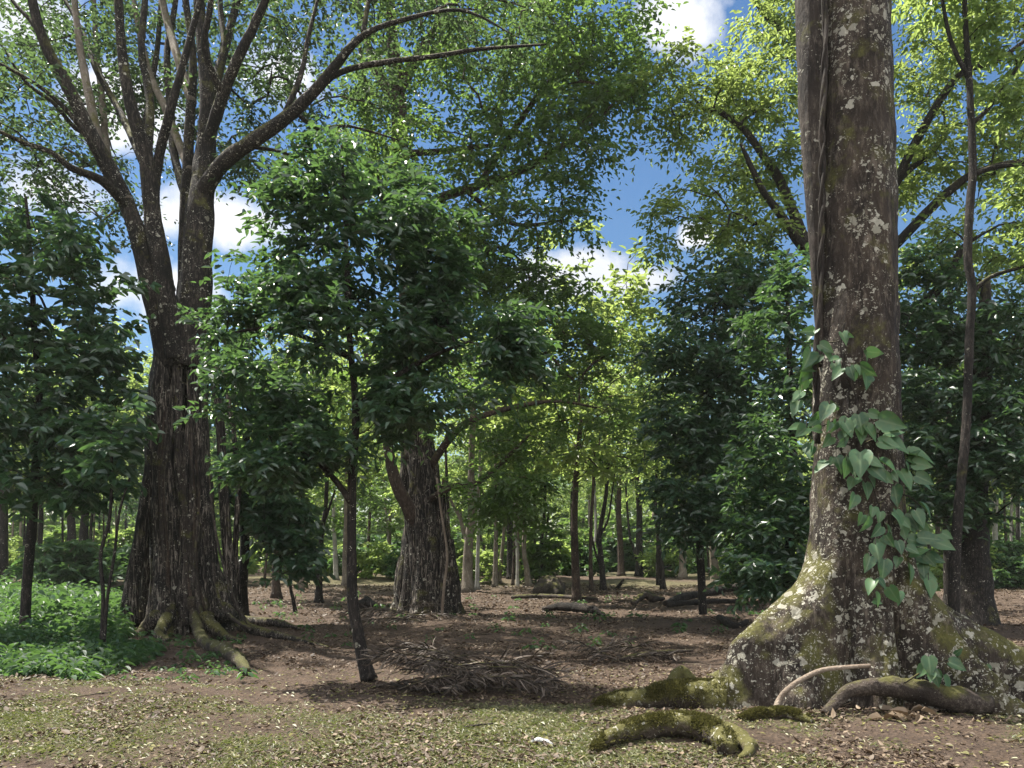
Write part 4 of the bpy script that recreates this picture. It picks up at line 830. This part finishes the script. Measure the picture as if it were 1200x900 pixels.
# ------------------------------------------------------------------ logs, branches, fronds on the floor
def moss(root, org, pts, rad, n, seed, mat='moss_tuft'):
    r_ = np.random.default_rng(seed); i = r_.random(n)*(len(pts)-1); k = i.astype(int); f = (i-k)[:, None]
    c = pts[k]*(1-f)+pts[k+1]*f; rr = rad[k]*(1-f[:, 0])+rad[k+1]*f[:, 0]; T = unit(pts[k+1]-pts[k]); S = unit(np.cross(T, np.array([0, 0, 1.]))); U = np.cross(S, T)
    a = r_.normal(size=n)*.75; nrm = S*np.sin(a)[:, None]+U*np.cos(a)[:, None]; p = c+nrm*(rr*.97)[:, None]
    keep = vnoise(p, 6, seed)+.5*vnoise(p, 19, seed+1) > .5+.35*r_.random(n); p, nrm = p[keep], nrm[keep]; n = len(p)
    L = .016+.022*r_.random(n); V = leaf_verts(p, nrm*.6+r_.normal(size=(n, 3))*.6, r_.normal(size=(n, 3)), L, L*.4)
    leaves_mesh('moss', V, M[mat], root, org)
def log(name, label, pts, rad, mat, cat='log', sides=14, rough=.3, parts=(), seed=1, group=None):
    p, r = smooth_path(pts, rad, max(.03, np.max(rad)*.35)); root_loc = np.array([p[0][0], p[0][1], gz(p[0][0], p[0][1])])
    t = Tubes(); t.add(p, r, sides, rough, seed)
    for pp, pr in parts:
        p2, r2 = smooth_path(pp, pr, max(.03, np.max(pr)*.4)); t.add(p2, r2, 9, rough, seed+3)
    o = tag(t.build(name, mat, None, root_loc), label, cat, group)
    if mat is M['moss_log']: moss(o, root_loc, p, r*1.02, int(16000*np.linalg.norm(p[-1]-p[0])), seed)
    return o
g = lambda px, py, up=0.: G(px, py)+np.array([0, 0, up])
log('mossy_log', 'olive mossed curved log lying on the near verge, forked at its right end', [g(697, 883, .03), g(712, 876, .07), g(745, 868, .09), g(780, 866, .1), g(815, 866, .1), g(843, 874, .09), g(851, 886, .06)], [.025, .065, .09, .1, .11, .1, .07], M['moss_log'], seed=4, rough=.4,
    parts=[([g(815, 868, .09), g(845, 866, .07), g(866, 870, .06), g(882, 880, .04)], [.1, .08, .075, .05]), ([g(870, 874, .04), g(878, 884, .03), g(868, 888, .0)], [.06, .05, .03])])
log('mossy_log', 'thick mossy log with white lichen lying against the left buttress', [g(697, 829, .0), g(722, 828, .07), g(760, 826, .13), g(800, 826, .13), g(850, 828, .1)], [.05, .1, .13, .16, .22], M['moss_log'], seed=8, rough=.3,
    parts=[([g(785, 812, .05), g(790, 806, .16), g(800, 803, .2), g(815, 808, .1)], [.07, .08, .08, .05])])
log('mossy_root', 'short thin mossy root on the ground in front of the left buttress', [g(868, 843, .01), g(890, 841, .04), g(915, 841, .045), g(935, 843, .04), g(952, 845, .01)], [.03, .05, .05, .05, .03], M['moss_log'], 'root', seed=5)
log('bent_stick', 'pale bare stick bent in an arc and leaning at the foot of the buttressed tree', [g(908, 841, .0)]+[P(a, b, YB-1.05) for a, b in ((912, 822), (925, 806), (945, 793), (965, 785), (990, 782), (1020, 780))], [.028, .03, .028, .026, .025, .022, .02], M['pale_wood'], 'stick', 8, .12)
log('fallen_branch', 'grey brown fallen branch lying across the front of the buttressed trunk', [g(966, 838, .0)]+[P(a, b, YB-1.0) for a, b in ((985, 818), (1000, 808), (1040, 805), (1085, 812), (1130, 822), (1160, 826))], [.05, .06, .075, .1, .12, .13, .1], M['dead_wood'], 'branch', 12, .3, seed=3)
log('black_log', 'long blackened split log lying at the far right of the clearing', [g(780, 709, .12), g(800, 706, .2), g(830, 703, .3), g(862, 702, .4), g(885, 704, .4)], [.08, .12, .12, .14, .1], M['rotten_wood'], seed=6, parts=[([g(782, 711, .1), g(810, 710, .14), g(850, 708, .14), g(880, 709, .1)], [.08, .09, .08, .05])])
log('black_log', 'rotten black log lying in front of the lone brown trunk', [g(636, 713, .05), g(655, 714, .16), g(675, 715, .17), g(696, 717, .12), g(708, 718, .02)], [.06, .12, .13, .1, .05], M['rotten_wood'], seed=9, rough=.5)
log('fallen_branch', 'dark bent branch on the floor below the long blackened log', [g(843, 723, .1), g(850, 728, .1), g(862, 731, .06), g(876, 730, .1)], [.08, .09, .08, .05], M['rotten_wood'], 'branch', seed=10)
log('fallen_branch', 'thin straight branch lying beside the dry twig heap', [g(728, 772, .05), g(745, 768, .1), g(780, 766, .1), g(812, 765, .08)], [.03, .035, .03, .02], M['dead_wood'], 'branch', 7, seed=11)
log('dark_clod', 'low dark clod of rotten wood left of the hollow fig', [g(421, 709, .05), g(430, 708, .14), g(440, 709, .04)], [.1, .2, .08], M['rotten_wood'], 'rotten wood', seed=12, rough=.6)
log('debris_heap', 'grey dark rounded debris heap below the pale bent stem', [g(630, 696, .1), g(640, 695, .3), g(650, 696, .2), g(655, 697, .05)], [.2, .5, .4, .15], M['dead_wood'], 'debris', seed=13, rough=.8)
log('fallen_branch', 'slender pole lying flat from the lone brown trunk towards the debris heap', [g(600, 698, .1), g(640, 700, .12), g(700, 704, .1)], [.07, .08, .05], M['dead_wood'], 'branch', 7, seed=14)
log('fallen_branch', 'tangled dark driftlike branch in the sun before the crossing stems', [g(742, 708, .08), g(755, 706, .25), g(765, 706, .15), g(778, 704, .1)], [.08, .12, .12, .06], M['dead_wood'], 'branch', 8, .6, seed=15, parts=[([g(745, 704, .1), g(758, 704, .3), g(770, 703, .1)], [.06, .08, .05])])
log('fallen_branch', 'thin dark broken stick lying on the grassy verge right of centre', [g(545, 852, .01), g(560, 851, .02), g(578, 850, .015)], [.008, .01, .006], M['rotten_wood'], 'stick', 6, seed=16)
log('fallen_branch', 'short stake leaning up from the sunlit floor by the dark forked tree', [g(722, 690, 0), P(728, 683, 35), P(731, 679, 35)], [.09, .07, .04], M['rotten_wood'], 'branch', 6, seed=17)
log('pale_stone', 'small white stone lying in the verge grass left of the curved mossy log', [g(622, 870, .005), g(630, 870, .02), g(640, 871, .018), g(648, 873, .005)], [.008, .024, .022, .008], M['stone'], 'stone', 8, .5, seed=18)

def strips(name, Pb, D, L, W, curl, mat, tint, seed):
    r_ = np.random.default_rng(seed); n = len(Pb); k = 6; D = unit(D); pos = Pb.copy(); V = np.empty((n, k, 2, 3)); tw = r_.normal(size=n)*.9
    side = unit(np.cross(D, np.array([0, 0, 1.])+r_.normal(size=(n, 3))*.5)); wig = r_.normal(size=(n, 3))*.22
    for j in range(k):
        w = W*np.array([.5, 1, .95, .75, .45, .06])[j]
        V[:, j, 0] = pos-side*w[:, None]*.5; V[:, j, 1] = pos+side*w[:, None]*.5
        pos = pos+D*(L/(k-1))[:, None]; pos[:, 2] = np.maximum(pos[:, 2], -.03+.04*r_.random(n))
        D = unit(D+np.array([0, 0, -1.])*(curl*.3)[:, None]+wig*.5); side = unit(side+np.cross(D, side)*(tw*.3)[:, None])
    i = np.arange(n)[:, None]*k*2+np.arange(k-1)[None, :]*2
    q = np.stack([i, i+1, i+3, i+2], -1).reshape(-1, 4)
    return link_mesh(name, V.reshape(-1, 3), q, mat, tint=np.repeat(tint, k-1), smooth=True)
def frond_proto(seed, Lf, n):
    r_ = np.random.default_rng(seed); s = np.linspace(0, 1, 12)
    rach = np.stack([s*Lf, .14*Lf*np.sin(s*2.4+seed), -.01+.16*np.sin(s*2.6)*Lf*.5], -1); t = Tubes(); p, r = smooth_path(rach, [.02, .013, .004], .08); t.add(p, r, 6)
    a = t.build('stalk', M['frond'] if False else M['dead_wood'])
    u = .12+.86*np.arange(n)/n; c = np.stack([np.interp(u, s, rach[:, k]) for k in range(3)], -1)
    sg = np.where(np.arange(n) % 2 == 0, 1., -1.)
    D = np.stack([.95+.2*r_.random(n), sg*(.35+.5*r_.random(n)), .25-.7*r_.random(n)], -1)+r_.normal(size=(n, 3))*.42
    L = .52*(1-.5*np.abs(u-.45))*(.5+.7*r_.random(n))
    b = strips('leaflets', c, D, L, (.012+.022*r_.random(n)), .4+.9*r_.random(n), M['frond'], r_.random(n)**2.6, seed+9); out = (a.data, b.data); bpy.data.objects.remove(a); bpy.data.objects.remove(b); return out
FR = [frond_proto(k, 1.25+.25*k, 100) for k in range(4)]
def fronds(label, group, spots, seed):
    r_ = np.random.default_rng(seed)
    for k, (px, py, up, rz, s) in enumerate(spots):
        p = G(px, py); root = empty('dead_palm_frond', (p[0], p[1], p[2]+up), label, 'palm frond', group); root.rotation_euler = (r_.normal()*.3, r_.normal()*.1-.02, R(rz+r_.normal()*22))
        a, b = FR[k % 4]; part_copy('stalk', a, root, sc=(s, s, s)); part_copy('leaflets', b, root, sc=(s, s, s))
fronds('dry grey brown palm frond in the big tangled heap right of the leaning sapling', 'fronds heaped beside the sapling',
       [(440, 800, .02, -10, .8), (470, 806, .05, 20, .8), (500, 808, .05, 20, .7), (505, 802, .22, -20, .85), (530, 800, .3, 215, .5), (540, 808, .12, -25, .8), (560, 806, .2, 170, .8), (500, 794, .2, 15, .9), (545, 788, .12, 5, .85), (600, 806, .08, 175, .55), (480, 790, .14, -40, .8), (470, 800, .24, 40, .6), (530, 806, .25, 100, .5), (570, 780, .06, 175, .8), (610, 786, .04, 190, .8), (510, 806, .38, -70, .45),
        (515, 803, .36, 20, .6), (525, 806, .3, -60, .6), (540, 800, .34, 170, .6), (550, 806, .28, 215, .6), (490, 806, .3, -20, .6), (505, 808, .2, -80, .5), (560, 804, .3, 20, .5), (480, 806, .16, 30, .6), (575, 808, .16, 160, .6), (590, 806, .1, -10, .6), (535, 809, .12, -100, .5), (465, 806, .06, 10, .6)], 1)
fronds('dry brown palm frond in the small heap at the foot of the hollow fig', 'fronds heaped at the hollow fig', [(455, 728, .05, 10, 1.1), (475, 733, .1, 60, .9), (490, 726, .2, 170, 1.1), (500, 732, .1, -150, .8), (470, 722, .3, -40, .8), (480, 730, .3, 200, .8)], 2)
fronds('dry pale frond in the low twig heap between sapling and buttressed tree', 'fronds in the low twig heap', [(690, 768, .02, 10, .7), (715, 770, .04, -15, .7), (740, 768, .06, 170, .7), (760, 766, .04, 200, .7), (735, 760, .08, 30, .6), (705, 762, .06, 60, .5), (775, 764, .02, 175, .7)], 3)
# dry curled leaves in front of the fallen branch
r_ = np.random.default_rng(8)
for k in range(26):
    p = G(1028+r_.random()*62, 838+r_.random()*9); a = r_.random()*6.28; L = np.array([.09+.07*r_.random()])
    V = leaf_verts(np.array([[0, 0, .02+.05*r_.random()]]), np.array([[math.cos(a), math.sin(a), .5*r_.normal()]]), np.array([[r_.normal()*.5, r_.normal()*.5, 1]]), L, L*.55, .35, .3)
    o = leaves_mesh('dry_leaf', V, M['litter'], None, (0, 0, 0), tint=np.array([.5+.5*r_.random()])); o.location = p
    tag(o, 'curled tan dry leaf in the little pile before the grey brown fallen branch', 'leaf', 'curled leaves piled at the fallen branch')
# twigs strewn over the floor
for k in range(90):
    Y = 6.2+20*r_.random()**1.2; x = (r_.random()*2-1)*(Y*.55); z = gz(x, Y)+.012; a = r_.random()*6.28; Lt = .25+.5*r_.random()
    s = np.linspace(-.5, .5, 5)[:, None]*Lt; pts = np.array([x, Y, z])+s*np.array([math.cos(a), math.sin(a), 0])+r_.normal(size=(5, 3))*np.array([.02, .02, .006])
    p, r = smooth_path(pts, [.008, .005], .06); t = Tubes(); t.add(p, r, 5)
    tag(t.build('twig', M['dead_wood'] if k % 3 else M['pale_wood'], None, (x, Y, z)), 'thin dry twig lying on the leaf strewn floor', 'twig', 'dry twigs strewn over the floor')

# thin moist air under the trees
def haze():
    x0, x1, y0, y1, z0, z1 = -150, 150, -12, 150, -6, 34
    v = [(x, y, z) for z in (z0, z1) for y in (y0, y1) for x in (x0, x1)]
    q = [[0, 2, 3, 1], [4, 5, 7, 6], [0, 1, 5, 4], [2, 6, 7, 3], [0, 4, 6, 2], [1, 3, 7, 5]]
    mt, nt, ns, ls = newmat('haze'); pv = ns.new('ShaderNodeVolumePrincipled'); pv.inputs['Color'].default_value = (.93, .96, .9, 1); pv.inputs['Density'].default_value = .00028; pv.inputs['Anisotropy'].default_value = .2
    out = ns.new('ShaderNodeOutputMaterial'); ls.new(pv.outputs[0], out.inputs['Volume'])
    tag(link_mesh('haze', v, q, mt), 'thin pale haze hanging between the trees of the wood', 'haze', kind='stuff')
haze()

# ------------------------------------------------------------------ sky, sun, camera
AZ, EL = R(-57), R(63)
sdir = Vector((math.sin(AZ)*math.cos(EL), math.cos(AZ)*math.cos(EL), math.sin(EL)))
sun = bpy.data.lights.new('sun', 'SUN'); sun.energy = 5.0; sun.angle = R(.5); sun.color = (1, .95, .86)
so = bpy.data.objects.new('sun', sun); COL.objects.link(so); so.rotation_euler = sdir.to_track_quat('Z', 'Y').to_euler(); so.location = (0, 0, 40)
w = bpy.data.worlds.new('World'); SC.world = w; w.use_nodes = True; nt = w.node_tree; ns = nt.nodes; ls = nt.links; ns.clear()
sky = ns.new('ShaderNodeTexSky'); sky.sky_type = 'NISHITA'; sky.sun_disc = False; sky.sun_elevation = EL; sky.sun_rotation = AZ; sky.air_density = 1.2; sky.dust_density = .3; sky.ozone_density = 2.5
tc = ns.new('ShaderNodeTexCoord'); nz = node(ns, 'ShaderNodeTexNoise', Scale=9., Detail=8., Roughness=.6); ls.new(tc.outputs['Generated'], nz.inputs[0])
nz2 = node(ns, 'ShaderNodeTexNoise', Scale=2.6, Detail=6., Roughness=.55); ls.new(tc.outputs['Generated'], nz2.inputs[0])
mask = None
for (px, py, rx, ry) in ((800, 22, 60, 34), (668, 318, 80, 30), (740, 328, 50, 16), (818, 276, 26, 16), (16, 20, 60, 60), (270, 258, 110, 34), (50, 218, 90, 40), (140, 130, 70, 50), (330, 90, 50, 36), (190, 340, 90, 40)):
    d = np.array([(px-600)/F, 1, (HZ-py)/F]); ln = np.linalg.norm(d); d = d/ln
    sb = ns.new('ShaderNodeVectorMath'); sb.operation = 'SUBTRACT'; ls.new(tc.outputs['Generated'], sb.inputs[0]); sb.inputs[1].default_value = d
    ml = ns.new('ShaderNodeVectorMath'); ml.operation = 'MULTIPLY'; ls.new(sb.outputs[0], ml.inputs[0]); ml.inputs[1].default_value = (F*ln/rx, F*ln/rx, F*ln/ry)
    le = ns.new('ShaderNodeVectorMath'); le.operation = 'LENGTH'; ls.new(ml.outputs[0], le.inputs[0])
    v = mul(ns, ls, 1.0, le.outputs['Value'], 'SUBTRACT'); mask = v if mask is None else mul(ns, ls, mask, v, 'MAXIMUM')
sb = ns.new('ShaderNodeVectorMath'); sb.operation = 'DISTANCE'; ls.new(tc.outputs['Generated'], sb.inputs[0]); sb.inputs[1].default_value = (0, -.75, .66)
fill_bank = mul(ns, ls, mul(ns, ls, 1.0, sb.outputs['Value'], 'SUBTRACT'), 1.2); mask = mul(ns, ls, mask, fill_bank, 'MAXIMUM')   # broad unseen cloud added behind the camera as fill light
mask = mul(ns, ls, mask, -.9, 'MAXIMUM')
cl = mul(ns, ls, mul(ns, ls, mask, .55), mul(ns, ls, nz.outputs[0], 1.5), 'ADD')
cl = rampf(ns, ls, cl, .7, 1.02)
hs = node(ns, 'ShaderNodeHueSaturation', Hue=.502, Saturation=1.22, Value=.43); ls.new(sky.outputs[0], hs.inputs['Color'])
ccol = mixc(ns, ls, rampf(ns, ls, nz2.outputs[0], .35, .6), (2.8, 2.95, 3.3), (4.0, 4.05, 4.15))
ccol = mixc(ns, ls, rampf(ns, ls, fill_bank, 0, .3), ccol, (8., 8., 8.2))  # added fill cloud is brighter than the visible ones, to lift the shade
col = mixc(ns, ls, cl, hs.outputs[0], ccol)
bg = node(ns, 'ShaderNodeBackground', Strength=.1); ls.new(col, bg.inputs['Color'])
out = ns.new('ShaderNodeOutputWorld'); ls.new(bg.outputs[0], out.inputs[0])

cam = bpy.data.cameras.new('camera'); co = bpy.data.objects.new('camera', cam); COL.objects.link(co)
co.location = (0, 0, CAMH); co.rotation_euler = (R(90), 0, 0); cam.sensor_width = 36; cam.lens = F/1200*36; cam.shift_y = (HZ-450)/1200; cam.clip_end = 2000; cam.clip_start = .05
SC.camera = co
SC.view_settings.view_transform = 'Standard'; SC.view_settings.look = 'None'; SC.view_settings.gamma = 1; SC.view_settings.use_curve_mapping = False
SC.view_settings.exposure = 1.55
SC.cycles.max_bounces = 6; SC.cycles.diffuse_bounces = 4; SC.cycles.transmission_bounces = 5; SC.cycles.glossy_bounces = 2; SC.cycles.sample_clamp_indirect = 6
SC.cycles.use_denoising = True
